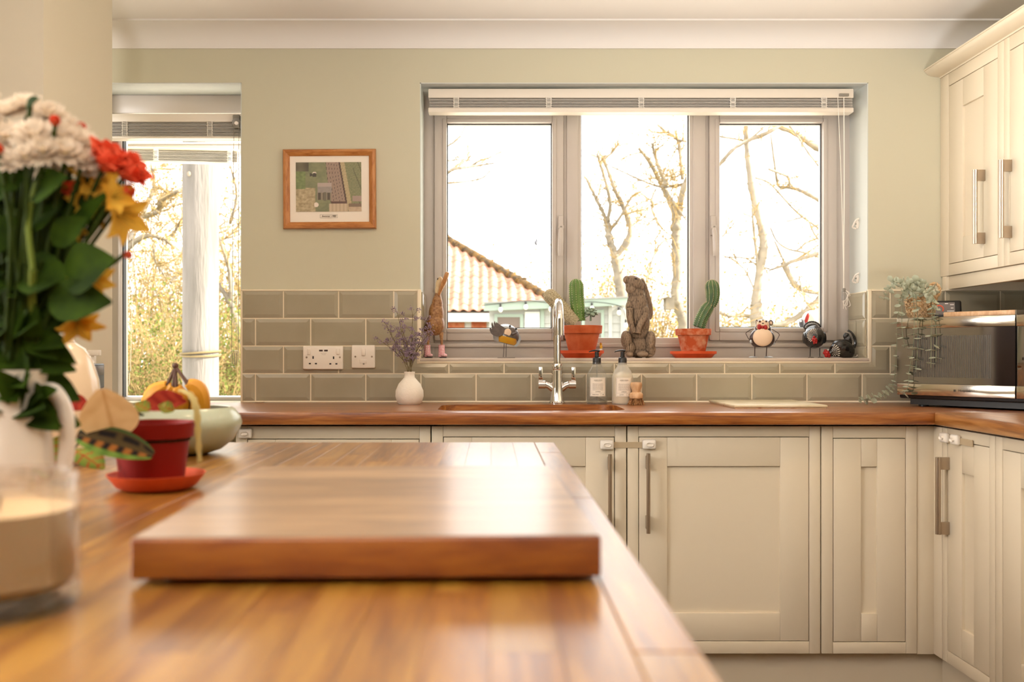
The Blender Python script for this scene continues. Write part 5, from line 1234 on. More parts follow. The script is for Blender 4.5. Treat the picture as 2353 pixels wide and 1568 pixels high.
for ri, (rad, n_, L) in enumerate(((62, 20, 5), (85, 22, 6), (110, 24, 8), (136, 26, 10), (162, 26, 13))):
    for k in range(n_):
        a = 2*PI*k/n_+.05*ri
        u, v = 705+rad*math.cos(a)*1.0, 800+rad*.9*math.sin(a)
        if 60 < math.degrees(math.atan2(v-800, u-705)) < 118 and rad > 70: continue
        dx, dz = (u-697)/243, (v-850)/242
        if dx*dx+dz*dz > .95: continue
        q = k_(u, v, -210*U*math.sqrt(1-dx*dx-dz*dz)-.0002); dd_.ell(q, (L*.8*U, 8*U, L*1.2*U), rot=Matrix.Rotation(PI/2+a, 3, 'Y'), u=6, v=5)
dd_.build('painted_dots', M['white_p'], hen)
b = B()
for (u, v, r_) in ((690, 830, 26), (672, 880, 36), (710, 890, 48), (740, 920, 34), (700, 940, 34), (740, 960, 26), (690, 975, 20), (665, 910, 24)): b.ell(k_(u, v, -.040), (r_*U, r_*U*.8, r_*U), u=8, v=6)
b.build('comb', M['red_p'], hen)
for s_ in (-1, 1): B().ell(k_(697+s_*222, 850, .004), (36*U, 120*U, 130*U), u=14, v=10).build('wing', M['hen'], hen)
for (u, u2) in ((608, 603), (820, 820)):
    o = B().tube([k_(u, 1080), k_(u2, 1270)], 10*U, 8).build('leg', M['hen'], hen)
    b = B(); q = k_(u2, 1280)
    for a in (-2.3, -1.57, -.8, 1.57): b.tube([(q.x, q.y, SILL+.003), (q.x+.016*math.cos(a), q.y+.016*math.sin(a), SILL+.0012)], [.0016, .001], 6)
    b.build('foot', M['hen'], o)
hen2 = thing('metal_hen', 'black spotted metal hen squatting and pecking in the sill corner', 'ornament', k_(1330, 1288))
hb = B(); E(1340, 1090, 265, 205, 190, 0, 20); E(1440, 1150, 165, 190, 170); E(1180, 1130, 150, 150, 130, -.004, 40); E(1080, 1185, 80, 90, 75, -.008); E(1480, 900, 110, 175, 70, .006, 30); E(1420, 800, 70, 90, 50, .006, 30)
bm2 = blob(hb, .0018, 6)
for v in bm2.vertices:
    if v.co.z < SILL: v.co.z = SILL
link('body', bm2, M['hen'], hen2)
tl = B(); dt = B()
arcp = catmull([Vector((u, 0, v)) for u, v in ((1470, 690), (1540, 735), (1600, 820), (1632, 920), (1625, 1000), (1600, 1070))], 3)
for p in arcp: tl.ell(k_(p.x, p.z, .006), (24*U, 20*U, 24*U), u=8, v=6)
tl.tube([k_(p.x-30, p.z+12, .006) for p in arcp], 40*U, 8, ry=.5); o = tl.build('tail', M['hen'], hen2)
arc2 = catmull([Vector((u, 0, v)) for u, v in ((1430, 715), (1500, 740), (1555, 830), (1585, 930), (1580, 1000))], 4)
for w_ in (0, 1):
    for p in arc2: dt.ell(k_(p.x-22*w_-4, p.z+8*w_, -.0105), (8*U, 4*U, 5*U), u=6, v=5)
dt.build('painted_dots', M['white_p'], o)
dd_ = B()
for ri, (rad, L) in enumerate(((70, 6), (105, 9), (140, 12), (175, 15), (205, 18))):
    for k in range(9):
        a = math.radians(-62+110*k/8); u, v = 1060+rad*math.cos(a), 1175+rad*.95*math.sin(a)
        if v > 1255: continue
        q = k_(u, v, -.0225-.0045*(ri/4)); dd_.ell(q, (L*U, 9*U, L*.62*U), rot=Matrix.Rotation(a, 3, 'Y'), u=6, v=5)
dd_.build('painted_dots', M['white_p'], hen2)
b = B()
for (u, v, r_) in ((950, 1150, 42), (925, 1190, 36), (985, 1190, 60), (1020, 1230, 50), (970, 1250, 44), (1030, 1265, 34), (945, 1225, 30)): b.ell(k_(u, v, -.012), (r_*U, r_*U*.8, r_*U), u=8, v=6)
b.build('comb', M['red_p'], hen2)
B().ell(k_(1010, 1122, -.0155), 16*U, u=8, v=6).build('eye', M['white_p'], hen2)
B().ell(k_(1370, 1060, -.024), (170*U, 34*U, 110*U), rot=Matrix.Rotation(.35, 3, 'Y'), u=14, v=10).build('wing', M['hen'], hen2)
b = B(); b.tube(catmull([k_(1560, 1285, .004), k_(1640, 1270, -.004), k_(1700, 1200, -.002), k_(1705, 1155, 0), k_(1680, 1180, .002), k_(1655, 1250, .003), k_(1670, 1284, .003)], 4), 7*U, 6)
tag(b.build('cord_loop', M['cord']), 'small loop of white cord lying in the sill corner behind the pecking hen', 'cord')
# tiny glass chick on the saucer of the first cactus pot
q = at(1381, 800, 3.425)
t = thing('chick_ornament', 'tiny orange and yellow bird ornament on the cactus saucer edge', 'ornament', (q.x, q.y, SILL+.0282))
zb_ = SILL+.0285
B().lathe([(0, 0), (.006, 0), (.005, .004), (.002, .006), (0, .006)], (q.x, q.y, zb_), 12, cap=False).build('foot', M['white_cer'], t)
B().ell((q.x, q.y, zb_+.013), (.0055, .005, .0085), u=10, v=8).build('body', M['yellow_p'], t); B().ell((q.x-.001, q.y-.002, zb_+.023), (.0045, .004, .005), u=10, v=8).build('head', M['pety'], t); B().ell((q.x-.001, q.y-.004, zb_+.025), (.002, .002, .004), u=8, v=6).build('crest', M['red_p'], t)
# ================================================================== microwave corner
n_ = Vector((-.795, -.606, 0)); a_ = Vector((.606, -.795, 0)); P0 = Vector((1.371, 3.176, 0))
MW = Matrix(((a_.x, -n_.x, 0, P0.x), (a_.y, -n_.y, 0, P0.y), (0, 0, 1, CT), (0, 0, 0, 1)))   # local x along the face, y inwards, z up
mw = thing('microwave', 'stainless steel and black microwave oven set across the worktop corner', 'microwave', P0+Vector((0, 0, CT))); mw.location = P0+Vector((0, 0, CT))
mw.rotation_euler = (0, 0, math.atan2(a_.y, a_.x)); INV[mw] = Matrix()
MWW, MWH, MWD, MZ = .49, .298, .335, .038
b = B(); b.box(.0, MWW, .022, MWD, MZ-.012, MWH-.002, .006); b.box(.03, MWW-.03, .04, MWD-.02, .006, MZ-.01); b.build('case', M['black'], mw)
for fx_, fy_ in ((.06, .07), (MWW-.06, .07), (.06, MWD-.06), (MWW-.06, MWD-.06)): B().lathe([(0, 0), (.016, 0), (.016, .012), (0, .012)], (fx_, fy_, 0), 14, cap=False).build('foot', M['black'], mw)
DW = .388
dr = B().box(.001, DW-.0015, .004, .0215, MZ, MWH, .003).build('door', M['black'], mw)
B().box(.004, DW-.0018, .000, .006, MWH-.036, MWH-.001, .002).build('door_band', M['inox'], dr); B().box(.004, DW-.0018, .000, .006, MZ+.001, MZ+.040, .002).build('door_band', M['inox'], dr)
B().box(.004, DW-.0018, .001, .005, MZ+.0405, MWH-.0365).build('door_glass', M['blackgloss'], dr, smooth=False)
b = B()
for k in range(44): x = .062+.0058*k; b.box(x, x+.0024, .0004, .0012, MZ+.062, MWH-.062)
tag(b.build('window_mesh', M['meshdark'], dr, smooth=False), kind='stuff')
text('Hotpoint', .0105, (.232, -.0006, MZ+.020), M['ink'], dr, 'lettering'); B().box(.197, .2035, -.0006, .0002, MZ+.0165, MZ+.0235).build('badge', M['ink'], dr, smooth=False)
cpn = B().box(DW+.0005, MWW-.001, .004, .0215, MZ, MWH, .003).build('control_panel', M['blackgloss'], mw)
B().box(DW+.0008, MWW-.002, .000, .006, MWH-.036, MWH-.001, .002).build('panel_band', M['inox'], cpn); B().box(DW+.0008, MWW-.002, .000, .006, MZ+.001, MZ+.040, .002).build('panel_band', M['inox'], cpn)
for k in range(6):
    B().ell((DW+.030+.022*(k % 2), .0035, MZ+.075+.035*(k//2)), (.0035, .001, .0035), u=10, v=6).build('touch_symbol', M['white_p'], cpn)
b = B()
for i in range(3):
    for j in range(2): b.ell((DW+.010+.012*i, -.0002, MZ+.016+.010*j), (.0009, .0004, .0009), u=6, v=4)
b.build('braille_dots', M['ink2'], cpn)
def mwp(x, y, z): return MW @ Vector((x, y, z))
def mwface(px, py, off):
    r = Vector(((px-PX)/F, 1, 0)); d = (off+n_.dot(P0))/n_.dot(r); return at(px, py, d)
ZT = CT+MWH
# board on top
t = thing('serving_board', 'small pale board with a bark edge lying on the microwave', 'board', mwp(.26, .10, MWH)); INV[t] = Matrix(); t.rotation_euler = mw.rotation_euler
B().box(-.11, .115, -.075, .10, -.0018, .0155, .003).build('board', M['pale_wood'], t); B().box(.1152, .119, -.075, .10, -.0018, .0155, .001).build('bark_edge', M['bark'], t)
# energy display
t = thing('energy_display', 'black smart energy display with a red gauge leaning behind the basket', 'display', (0, 0, 0)); INV[t] = Matrix()
dc = at(2168, 0, 3.22); t.location = (dc.x, dc.y, ZT); t.rotation_euler = (0, 0, -.30)
W_, H_ = .118, .066
tilt = Matrix.Translation((0, 0, .0)) @ Matrix.Rotation(-.22, 4, 'X')
def tb(name, mat, x0, x1, y0, y1, z0, z1, bev=0): o = B().box(x0, x1, y0, y1, z0, z1, bev, 3, mx=tilt).build(name, M[mat], t); return o
tb('casing', 'black', -W_/2, W_/2, 0, .016, 0.001, H_, .007); scn = tb('screen', 'screen', -W_/2+.012, W_/2-.022, -.0006, .002, .014, H_-.009)
b = B(); pts = [Vector((-.012+.0125*math.cos(a), -.001, .034+.0125*math.sin(a))) for a in [math.radians(-40+220*k/14) for k in range(15)]]; b.tube([tilt @ p for p in pts], .0022, 6); b.build('gauge', M['screen_r'], scn)
for (x0, x1, z) in ((-.022, -.010, .0335), (.006, .016, .052), (.022, .034, .048), (.024, .032, .036), (-.030, -.018, .047), (.012, .034, .0255)): tb('screen_text', 'screen_w', x0, x1, -.0012, 0, z, z+.0022)
B().ell(tilt @ Vector((.003, -.001, .0185)), (.003, .0006, .003), u=10, v=6).build('screen_button', M['screen_w'], scn)
B().box(-.03, .03, .012, .040, 0, .006, .002).build('stand', M['black'], t); tb('status_light', 'led', .012, .019, -.0008, .001, .004, .0068)
# basket with eucalyptus
bc = mwp(.055, .062, MWH); bk = thing('woven_basket', 'small woven basket with a twisted loop handle on the microwave', 'basket', bc)
for L, ph in ((1, 0), (-1, .5)):
    for k in range(17):
        b = B(); p = []
        for q in range(19):
            f = q/18; a = 2*PI*(k/17)+L*f*1.35; rr = lerp(.038, .0515, f**.8)+.0019*math.sin((q+ (0 if L > 0 else 1))*PI*.95+k*PI); p.append(bc+Vector((rr*math.cos(a), rr*math.sin(a), .003+.078*f)))
        b.tube(p, .0038, 5, ry=.4); b.build('strand', M['basket'], bk)
B().lathe([(0, .0005), (.038, .0005), (.0385, .004), (0, .004)], bc, 28, cap=False).build('basket_base', M['basket'], bk)
B().lathe([(.0345, .004), (.0490, .080), (.0478, .080), (.0335, .004)], bc, 28, cap=False).build('lining', M['basket'], bk)
b = B()
for k in range(26): a = 2*PI*k/26; b.tube([bc+Vector((.051*math.cos(a-.12), .051*math.sin(a-.12), .078)), bc+Vector((.0525*math.cos(a), .0525*math.sin(a), .084)), bc+Vector((.051*math.cos(a+.14), .051*math.sin(a+.14), .079))], .0032, 5)
b.build('rim', M['basket'], bk)
hc = at(2147, 668, bc.y-.01)
for ph in (0, PI):
    b = B(); p = []
    for q in range(41):
        a = math.radians(-60+300*q/40); c0 = hc+Vector((.0185*math.cos(a), 0, .024*math.sin(a))); tw_ = q*.9+ph; p.append(c0+Vector((math.cos(a)*.0028*math.cos(tw_), .0028*math.sin(tw_), math.sin(a)*.0028*math.cos(tw_))))
    b.tube(p, .0030, 6); b.build('handle_strand', M['basket'], bk)
eu = thing('eucalyptus_trail', 'trailing grey green eucalyptus spilling from the basket down the microwave', 'plant', bc+Vector((0, 0, .02)))
lm = B().grid(lambda u, v: Vector(((u-.5)*2*math.sqrt(max(0, 1-(2*v-1)**2*.999)), v*2, .22*((u-.5)*2)**2+.1*(v-.5)**2)), 4, 6).mesh('leaf', sharp=None); lm.materials.append(M['euc'])
def strand(pts, r_leaf, n, flat=False, stem=True):
    p = catmull(pts, 6)
    B().tube(p, .0009, 5).build('stem', M['eucstem'], eu)
    for i in range(n):
        f = (i+.5)/n*(len(p)-1.01); k = int(f); q = p[k].lerp(p[k+1], f-k); t_ = (p[k+1]-p[k]).normalized()
        for s_ in (-1, 1):
            a = i*1.9+(0 if s_ > 0 else PI)+R.uniform(-.4, .4); o1 = t_.orthogonal().normalized(); o2 = t_.cross(o1); dv = o1*math.cos(a)+o2*math.sin(a)
            if flat: dv = (dv+Vector((0, 0, .35))).normalized()
            dv = (dv*.9+t_*(.15 if not flat else .3)).normalized(); up_ = (t_*-1+Vector((R.uniform(-.5, .5), R.uniform(-.5, .5), R.uniform(-.2, .5)))).normalized()
            x_ = dv.cross(up_).normalized(); z_ = x_.cross(dv); s = r_leaf*R.uniform(.75, 1.15)
            o = bpy.data.objects.new('leaf', lm); COL.objects.link(o); o.parent = eu
            o.matrix_basis = Matrix.Translation(q-eu.location) @ Matrix((( x_.x, dv.x, z_.x), (x_.y, dv.y, z_.y), (x_.z, dv.z, z_.z))).to_4x4() @ Matrix.Diagonal((s, s, s, 1))
top_ = bc+Vector((0, 0, .085))
L8 = .0102
strand([top_, mwface(2078, 668, .03), at(2064, 720, 3.17), at(2060, 800, 3.18), at(2055, 870, 3.19), at(2046, 895, 3.19), at(2025, 909, 3.21), at(1998, 917, 3.24), at(1976, 921, 3.26)], .0104, 26)
strand([top_, mwface(2088, 662, .03), mwface(2074, 690, .020), mwface(2073, 760, .012), mwface(2080, 800, .012)], L8, 9)
strand([top_, mwface(2098, 668, .03), mwface(2101, 720, .016), mwface(2098, 800, .013), mwface(2090, 850, .014), mwface(2086, 890, .014), mwface(2076, 908, .02)], .0108, 15)
strand([top_, mwface(2104, 672, .03), mwface(2108, 722, .014), mwface(2109, 790, .012), mwface(2104, 855, .012)], L8, 12)
strand([top_, mwface(2136, 676, .03), mwface(2142, 715, .014), mwface(2140, 760, .012), mwface(2139, 845, .012)], L8, 12)
strand([top_, mwface(2144, 680, .03), mwface(2146, 720, .014), mwface(2152, 770, .012), mwface(2150, 832, .012)], L8, 10)
strand([top_, at(2080, 655, 3.13), at(2058, 650, 3.12), at(2040, 668, 3.11), at(2031, 690, 3.11)], .0100, 10, True)
strand([top_, at(2090, 648, 3.16), at(2062, 648, 3.16), at(2046, 646, 3.15)], .0100, 9, True)
strand([top_, at(2110, 655, 3.12), at(2088, 652, 3.10), at(2068, 662, 3.09)], .0098, 6, True)
strand([top_, at(2118, 650, 3.14), at(2106, 646, 3.12), at(2096, 652, 3.11)], .0098, 5, True)
strand([top_, at(2132, 660, 3.12), at(2148, 662, 3.10), at(2150, 680, 3.09)], .0094, 4, True)
# ================================================================== outdoors
GZ = -.20
tag(B().box(-60, 60, 3.75, 90, GZ-.3, GZ).build('ground', M['ground'], smooth=False), kind='structure')
tag(B().box(-8, 8, 3.76, 9.5, GZ, GZ+.05).build('path', M['patio'], smooth=False), kind='structure')
# low white garden wall beyond the tall window
t = thing('garden_wall', 'low white rendered garden wall beyond the tall left window', 'wall', (-5.5, 11, GZ))
B().box(-9.5, -2.6, 10.8, 11.1, GZ, .52, .02).build('wall_body', M['render'], t, smooth=False)
B().box(-9.5, -2.58, 10.75, 11.15, .52, .58, .01).build('coping', M['patio'], t, smooth=False)
# weathered pole with rope
d = 7.5; pc = at(461, 0, d); r = 40.5/F*d
t = thing('utility_pole', 'thick weathered timber pole with rope round it outside the tall left window', 'pole', (pc.x, d, GZ))
b = B(); n = 28; nz = 60; rings = []
for i in range(nz+1):
    z = GZ+7.*i/nz; ring_ = []
    for j in range(n):
        a = 2*PI*j/n; rr = r*(1-.012*i/nz)*(1+.035*noise.noise((math.cos(a)*4, math.sin(a)*4, z*.7))+.02*noise.noise((math.cos(a)*11, math.sin(a)*11, z*1.5)))
        ring_.append(b.bm.verts.new((pc.x+rr*math.cos(a), d+rr*math.sin(a), z)))
    rings.append(ring_)
for i in range(nz):
    for j in range(n): b.bm.faces.new((rings[i][j], rings[i][(j+1) % n], rings[i+1][(j+1) % n], rings[i+1][j]))
b.bm.faces.new(rings[-1]); b.build('timber', M['pole'], t, sharp=None)
zr = at(0, 816, d).z
for k in range(2):
    p = [Vector((pc.x+(r+.012)*math.cos(2*PI*q/32), d+(r+.012)*math.sin(2*PI*q/32), zr+.022*k+.012*math.sin(2*PI*q/32+k))) for q in range(33)]
    B().tube(p, .009, 6).build('rope_turn', M['drystem'], t)
B().ell((pc.x-r*.35, d-r*.95, at(0, 407, d).z), (.018, .012, .022), u=10, v=6).build('knot', M['bark'], t)
# ---- tiled garage
T_ = .70; e0, ez = 19., 1.95
def hipx(t_): return 1.56-1.045*t_
def roofz(t_): return ez+T_*t_
g = thing('garage', 'white garage with red clay pantile hip roof and brick panels, in the left pane', 'building', (-2, 21, GZ))
b = B(); tt = 3.2
A = [Vector((-3.2, e0, ez)), Vector((hipx(0), e0, ez)), Vector((hipx(tt), e0+tt, roofz(tt))), Vector((-3.2, e0+tt, roofz(tt)))]
b.quad(*[v-Vector((0, 0, .06)) for v in A]); b.quad(A[1]-Vector((0, 0, .06)), Vector((hipx(0), e0+tt*2, ez)), A[2]-Vector((0, 0, .06)))
b.build('roof_deck', M['bark'], g, smooth=False)
b = B(); b.box(-3.2, hipx(0)-.22, e0+.25, e0+6, GZ, ez-.1); b.build('wall_body', M['render'], g, smooth=False)
B().box(-3.2, hipx(0)-.02, e0-.03, e0+.02, ez-.22, ez-.05).build('fascia', M['render'], g, smooth=False)
for (a, c) in ((1020, 1067), (1083, 1118)): B().box(at(a, 0, e0+.2).x, at(c, 0, e0+.2).x, e0+.2, e0+.26, GZ, at(0, 741 if a < 1050 else 736, e0+.2).z).build('brick_panel', M['brick'], g, smooth=False)
# pantiles: S-shaped, laid in rows
def pan(b, w=.2, L=.34):
    prof = [(0, .0), (.03, .028), (.065, .040), (.10, .026), (.13, .004), (.165, -.008), (.21, -.004)]
    top0 = [b.bm.verts.new((x, 0, z)) for x, z in prof]; top1 = [b.bm.verts.new((x, L, z)) for x, z in prof]; lo = [b.bm.verts.new((x, 0, z-.02)) for x, z in prof]
    for i in range(len(prof)-1): b.bm.faces.new((top0[i], top0[i+1], top1[i+1], top1[i])); b.bm.faces.new((lo[i], lo[i+1], top0[i+1], top0[i]))
    return b
pm1 = pan(B()).mesh('tile', sharp=.9); pm1.materials.append(M['pantile'])
ang = math.atan(T_); rowp = .225
for j in range(14):
    t_ = rowp*j*math.cos(ang); 
    for i in range(24):
        x = hipx(t_)-.20*(i+1)+.02-((hipx(t_)-1.56) % .2)*0; x = 1.56-.2*(i+1)
        if x+.12 > hipx(t_+.05) or x < -1.55: continue
        o = bpy.data.objects.new('tile', pm1); COL.objects.link(o); o.parent = g
        o.location = Vector((x, e0+t_-.02, roofz(t_)+.006+R.uniform(-.004, .004)))-g.location; o.rotation_euler = (ang-.035, R.uniform(-.012, .012), R.uniform(-.012, .012))
hv = (Vector((hipx(tt), e0+tt, roofz(tt)))-Vector((hipx(0), e0, ez))); hl = hv.length; hv.normalize()
rm = B(); rm.tube([(0, 0, 0), (0, 0, .34)], [.105, .09], 10); rmm = rm.mesh('tile', sharp=None); rmm.materials.append(M['moss'])
q_ = hv.to_track_quat('Z', 'Y').to_euler()
for k in range(int(hl/.3)+1):
    o = bpy.data.objects.new('tile', rmm); COL.objects.link(o); o.parent = g; o.rotation_euler = (q_.x+R.uniform(-.03, .03), q_.y+R.uniform(-.03, .03), q_.z)
    o.location = Vector((hipx(0), e0, ez))+hv*(.3*k)+Vector((0, 0, .02))-g.location
b = B()
for k in range(46):
    p = Vector((hipx(0), e0, ez))+hv*R.uniform(.1, hl)+Vector((R.uniform(-.06, .06), R.uniform(-.05, .05), .10)); b.ell(p, (R.uniform(.03, .07), R.uniform(.03, .06), R.uniform(.015, .035)), u=6, v=4)
tag(b.build('moss', M['moss'], g), kind='stuff')
# ---- garden shed with pale green trim
sd = 15.0
def X(px): return at(px, 0, sd).x
def Z(py): return at(0, py, sd).z
s = thing('garden_shed', 'pale boarded summerhouse with light green roof edge and window trim', 'shed', (X(1290), sd+1.2, GZ))
zt_, zb_ = Z(704), GZ
nb = 15
for k in range(nb):
    z0 = lerp(zb_, zt_, k/nb); z1 = lerp(zb_, zt_, (k+1)/nb)
    B().prism([(sd, z0), (sd+.03, z0), (sd+.03, z1), (sd+.016, z1)], X(1124), X(1437), 'x').build('board', M['shed'], s, smooth=False)
B().box(X(1437)-.01, X(1437), sd+.02, sd+2.4, zb_, zt_).box(X(1124), X(1124)+.01, sd+.02, sd+2.4, zb_, zt_).build('side_wall', M['shed'], s, smooth=False)
b = B(); vs = [(X(1112), Z(697)), (X(1442), Z(684)), (X(1442), Z(703)), (X(1112), Z(716))]; b.prism(vs, sd-.18, sd-.14); b.build('fascia', M['shedgreen'], s, smooth=False)
b = B(); b.prism([(X(1112), Z(696)), (X(1442), Z(683)), (X(1442), Z(686)), (X(1112), Z(699))], sd-.2, sd+2.6); b.build('roof', M['shedroof'], s, smooth=False)
for (a, c, e, f, cur) in ((1136, 1202, 722, 765, False), (1336, 1388, 712, 800, False)):
    w = ring(X(a), X(c), Z(f), Z(e), .05, sd-.02, sd+.03, 0).build('window', M['shedgreen'], s, smooth=False)
    B().box(X(a)+.04, X(c)-.04, sd-.006, sd-.002, Z(f)+.04, Z(e)-.04).build('pane', M['shedin'], w, smooth=False)
B().box(X(1206), X(1240), sd-.02, sd+.0, zb_, Z(717)).build('door_panel', M['render'], s, smooth=False)
for a in (1246, 1402, 1430): B().box(X(a)-.03, X(a)+.03, sd-.025, sd+.01, zb_, Z(704)).build('corner_trim', M['shedgreen'] if a == 1246 else M['shed'], s, smooth=False)
fl = thing('festoon_lights', 'string of festoon bulbs hung along the summerhouse roof edge', 'lights', (X(1300), sd-.22, Z(700)))
cpts = [at(px, py, sd-.24) for px, py in ((1108, 702), (1150, 698), (1208, 691), (1265, 697), (1310, 699), (1360, 694), (1422, 703), (1436, 722), (1441, 770))]
B().tube(catmull(cpts, 5), .006, 5).build('cable', M['black'], fl)
for px, py in ((1150, 699), (1208, 693), (1265, 698), (1310, 700), (1360, 696), (1422, 706), (1438, 735)):
    p = at(px, py, sd-.24); o = B().tube([p, p-Vector((0, 0, .05))], .018, 8).build('lamp_holder', M['black'], fl)
    B().ell(p-Vector((0, 0, .09)), (.032, .032, .045), u=10, v=8).build('bulb', M['bulb'], o)
# flying bird above the roof
p = at(1231, 558, 13.)
t = thing('flying_bird', 'small dark bird flying above the red tiled roof', 'bird', p)
B().ell(p, (.02, .05, .03), rot=Matrix.Rotation(.4, 3, 'X'), u=10, v=8).build('body', M['crow'], t)
B().prism([(p.x-.02, p.z), (p.x+.018, p.z-.05), (p.x+.026, p.z+.02), (p.x+.008, p.z+.075), (p.x-.004, p.z+.03)], p.y-.01, p.y+.006).build('wing', M['crow'], t, smooth=False)
# ---- garden bird ornament just outside the right pane
p = at(1866, 737, 3.78); t = thing('garden_ornament', 'white bird ornament with red crest outside the glass behind the hens', 'ornament', (p.x, p.y, at(0, 768, 3.78).z)); u_ = 3.78/F
B().ell(p+Vector((0, 0, .0)), (24*u_, 16*u_, 24*u_), u=18, v=12).build('body', M['white_p'], t)
B().ell(at(1843, 744, 3.76), (7*u_, 6*u_, 10*u_), u=12, v=8).build('head', M['crow'], t); B().ell(at(1840, 738.5, 3.753), 2.2*u_, u=8, v=6).build('eye', M['white_p'], t)
B().ell(at(1854, 733, 3.76), (4.2*u_, 3*u_, 14*u_), rot=Matrix.Rotation(.3, 3, 'Y'), u=12, v=8).build('crest', M['red_p'], t)
B().ell(at(1885, 749, 3.765), (8*u_, 5*u_, 5*u_), u=10, v=6).build('wing', M['petr'], t)
B().tube([at(1866, 755, 3.78), at(1866, 812, 3.78)], .006, 8).build('stake', M['gun'], t)
# outer window ledge that carries it
tag(B().box(W1L-.05, W1R+.05, 3.64, 3.83, SILL-.05, at(0, 811, 3.78).z).build('trim_outer_ledge', M['patio'], smooth=False), kind='structure')
# ------------------------------------------------------------------ bare trees
def twigs(b, pts, n, L, r, lev, rs, spread=1.):
    for _ in range(n):
        i = rs.randrange(max(1, len(pts)//5), len(pts)-1); p = pts[i]; d0 = (pts[i+1]-pts[i]).normalized()
        d_ = (d0*.55+Vector((rs.gauss(0, .6), rs.gauss(0, .6), rs.gauss(.15, .55)))*spread).normalized(); q = [p]; l_ = L*rs.uniform(.45, 1.2)
        for k in range(4): d_ = (d_+Vector((rs.gauss(0, .22), rs.gauss(0, .22), rs.gauss(.03, .2)))).normalized(); q.append(q[-1]+d_*l_/4)
        r0 = r*rs.uniform(.6, 1.2); b.tube(q, [r0, r0*.8, r0*.6, r0*.45, r0*.25], 4, cap=False)
        if lev > 0: twigs(b, q, 3, L*.55, r*.5, lev-1, rs, spread)
def limb_tree(name, label, d, base, limbs, seed, ntw=10, L=.7, lev=1, group=None, rt=.010):
    rs = random.Random(seed); t = thing(name, label, 'tree', (base[0], d, GZ), group); tr = B(); br = B(); tw = B(); first = True
    tr.tube(catmull([Vector((base[0], d, GZ))]+[at(px, py, d) for px, py in limbs[0][0][:2]], 4), [limbs[0][1]/F*d*1.1]*9, 10)
    for (pts, r0, r1) in limbs:
        off = rs.uniform(-.5, .5) if not first else 0.; P = []
        for i, (px, py) in enumerate(pts): P.append(at(px, py, d+off*min(1, i/2)+ (rs.uniform(-.15, .15) if not first and i > 1 else 0)))
        p = catmull(P, 5); k = len(p); rr = [lerp(r0, r1, i/(k-1))/F*d*(1+.18*rs.gauss(0, 1)*.6) for i in range(k)]
        (tr if first else br).tube(p, rr, 8 if r0 > 5 else 6); first = False
        for i in range(0, k, 2):
            if r0 > 3 and rs.random() < .5: (br).ell(p[i], (rr[i]*1.25, rr[i]*1.2, rr[i]*1.0), u=6, v=4)
        twigs(tw, p, ntw, L, rt, lev, rs)
    tr.build('trunk', M['bark'], t, sharp=None); br.build('branches', M['bark'], t, sharp=None); tag(tw.build('twigs', M['twig'], t, sharp=None), kind='stuff'); return t
def cv(sc_, ox_, oy_): return lambda *a: [(ox_+u*sc_, oy_+v*sc_) for u, v in a]
c6 = cv(.3444, 1330, 250)
limb_tree('pollarded_tree', 'pollarded bare tree with forked trunk above the summerhouse', 17., at(1428, 0, 17.), [
 (c6((285, 1300), (275, 1180), (250, 1020), (240, 960)), 12, 10), (c6((240, 965), (205, 870), (195, 780), (185, 745)), 8, 7), (c6((190, 760), (160, 690), (120, 610), (50, 465)), 5, 3), (c6((190, 750), (210, 640), (185, 510), (140, 360), (122, 300)), 5, 2),
 (c6((250, 980), (320, 890), (342, 790), (290, 640), (240, 540), (190, 400), (155, 320)), 8, 3), (c6((160, 330), (215, 300), (255, 250), (325, 232)), 3, 2), (c6((212, 810), (285, 710), (345, 600), (385, 560)), 3.5, 2), (c6((345, 790), (400, 740), (425, 650)), 2, 1)], 3, 16, .8, 1)
tb_ = limb_tree('nest_tree', 'bare tree with a tangled nest and a leaning bird box in the middle pane', 14., at(1558, 0, 14.), [
 (c6((700, 1500), (680, 1380), (645, 1240), (655, 1100), (650, 960), (648, 820), (652, 690)), 11, 10), (c6((652, 700), (600, 600), (545, 490), (470, 350), (398, 265)), 9, 3), (c6((580, 500), (530, 380), (505, 300), (490, 230)), 5, 3), (c6((665, 710), (690, 560), (735, 450)), 9, 7), (c6((692, 470), (680, 340), (662, 210), (600, 170), (525, 105)), 5, 2),
 (c6((735, 488), (620, 520), (520, 515), (400, 470), (280, 415), (185, 370)), 3.5, 1.4), (c6((590, 550), (650, 650), (735, 768)), 2.6, 2), (c6((512, 540), (488, 600), (488, 680), (545, 815)), 2.5, 1), (c6((630, 860), (560, 890), (500, 980), (450, 1150)), 2.5, 1.6), (c6((735, 218), (660, 205), (590, 150)), 3, 2)], 5, 14, .7, 1)
rs = random.Random(9); b = B(); nc = at(1330+610*.3444, 250+440*.3444, 14.)
for k in range(90):
    p = nc+Vector((rs.gauss(0, .11), rs.gauss(0, .1), rs.gauss(0, .07))); e = p+Vector((rs.gauss(0, .12), rs.gauss(0, .1), rs.gauss(0, .05))); b.tube([p, p.lerp(e, .5)+Vector((0, 0, rs.gauss(0, .02))), e], .006, 4)
tag(b.build('stick_nest', M['twig']), 'tangled stick nest in the tree fork', 'nest')
p0, p1 = at(1519, 712, 13.7), at(1547, 684, 13.7)
t = thing('bird_box', 'small pale bird box with a slanting roof on the nest tree', 'bird box', (p0.x, 13.7, p0.z))
B().box(at(1527, 0, 13.7).x, p1.x, 13.6, 13.8, p0.z, p1.z).build('box', M['bark'], t, smooth=False)
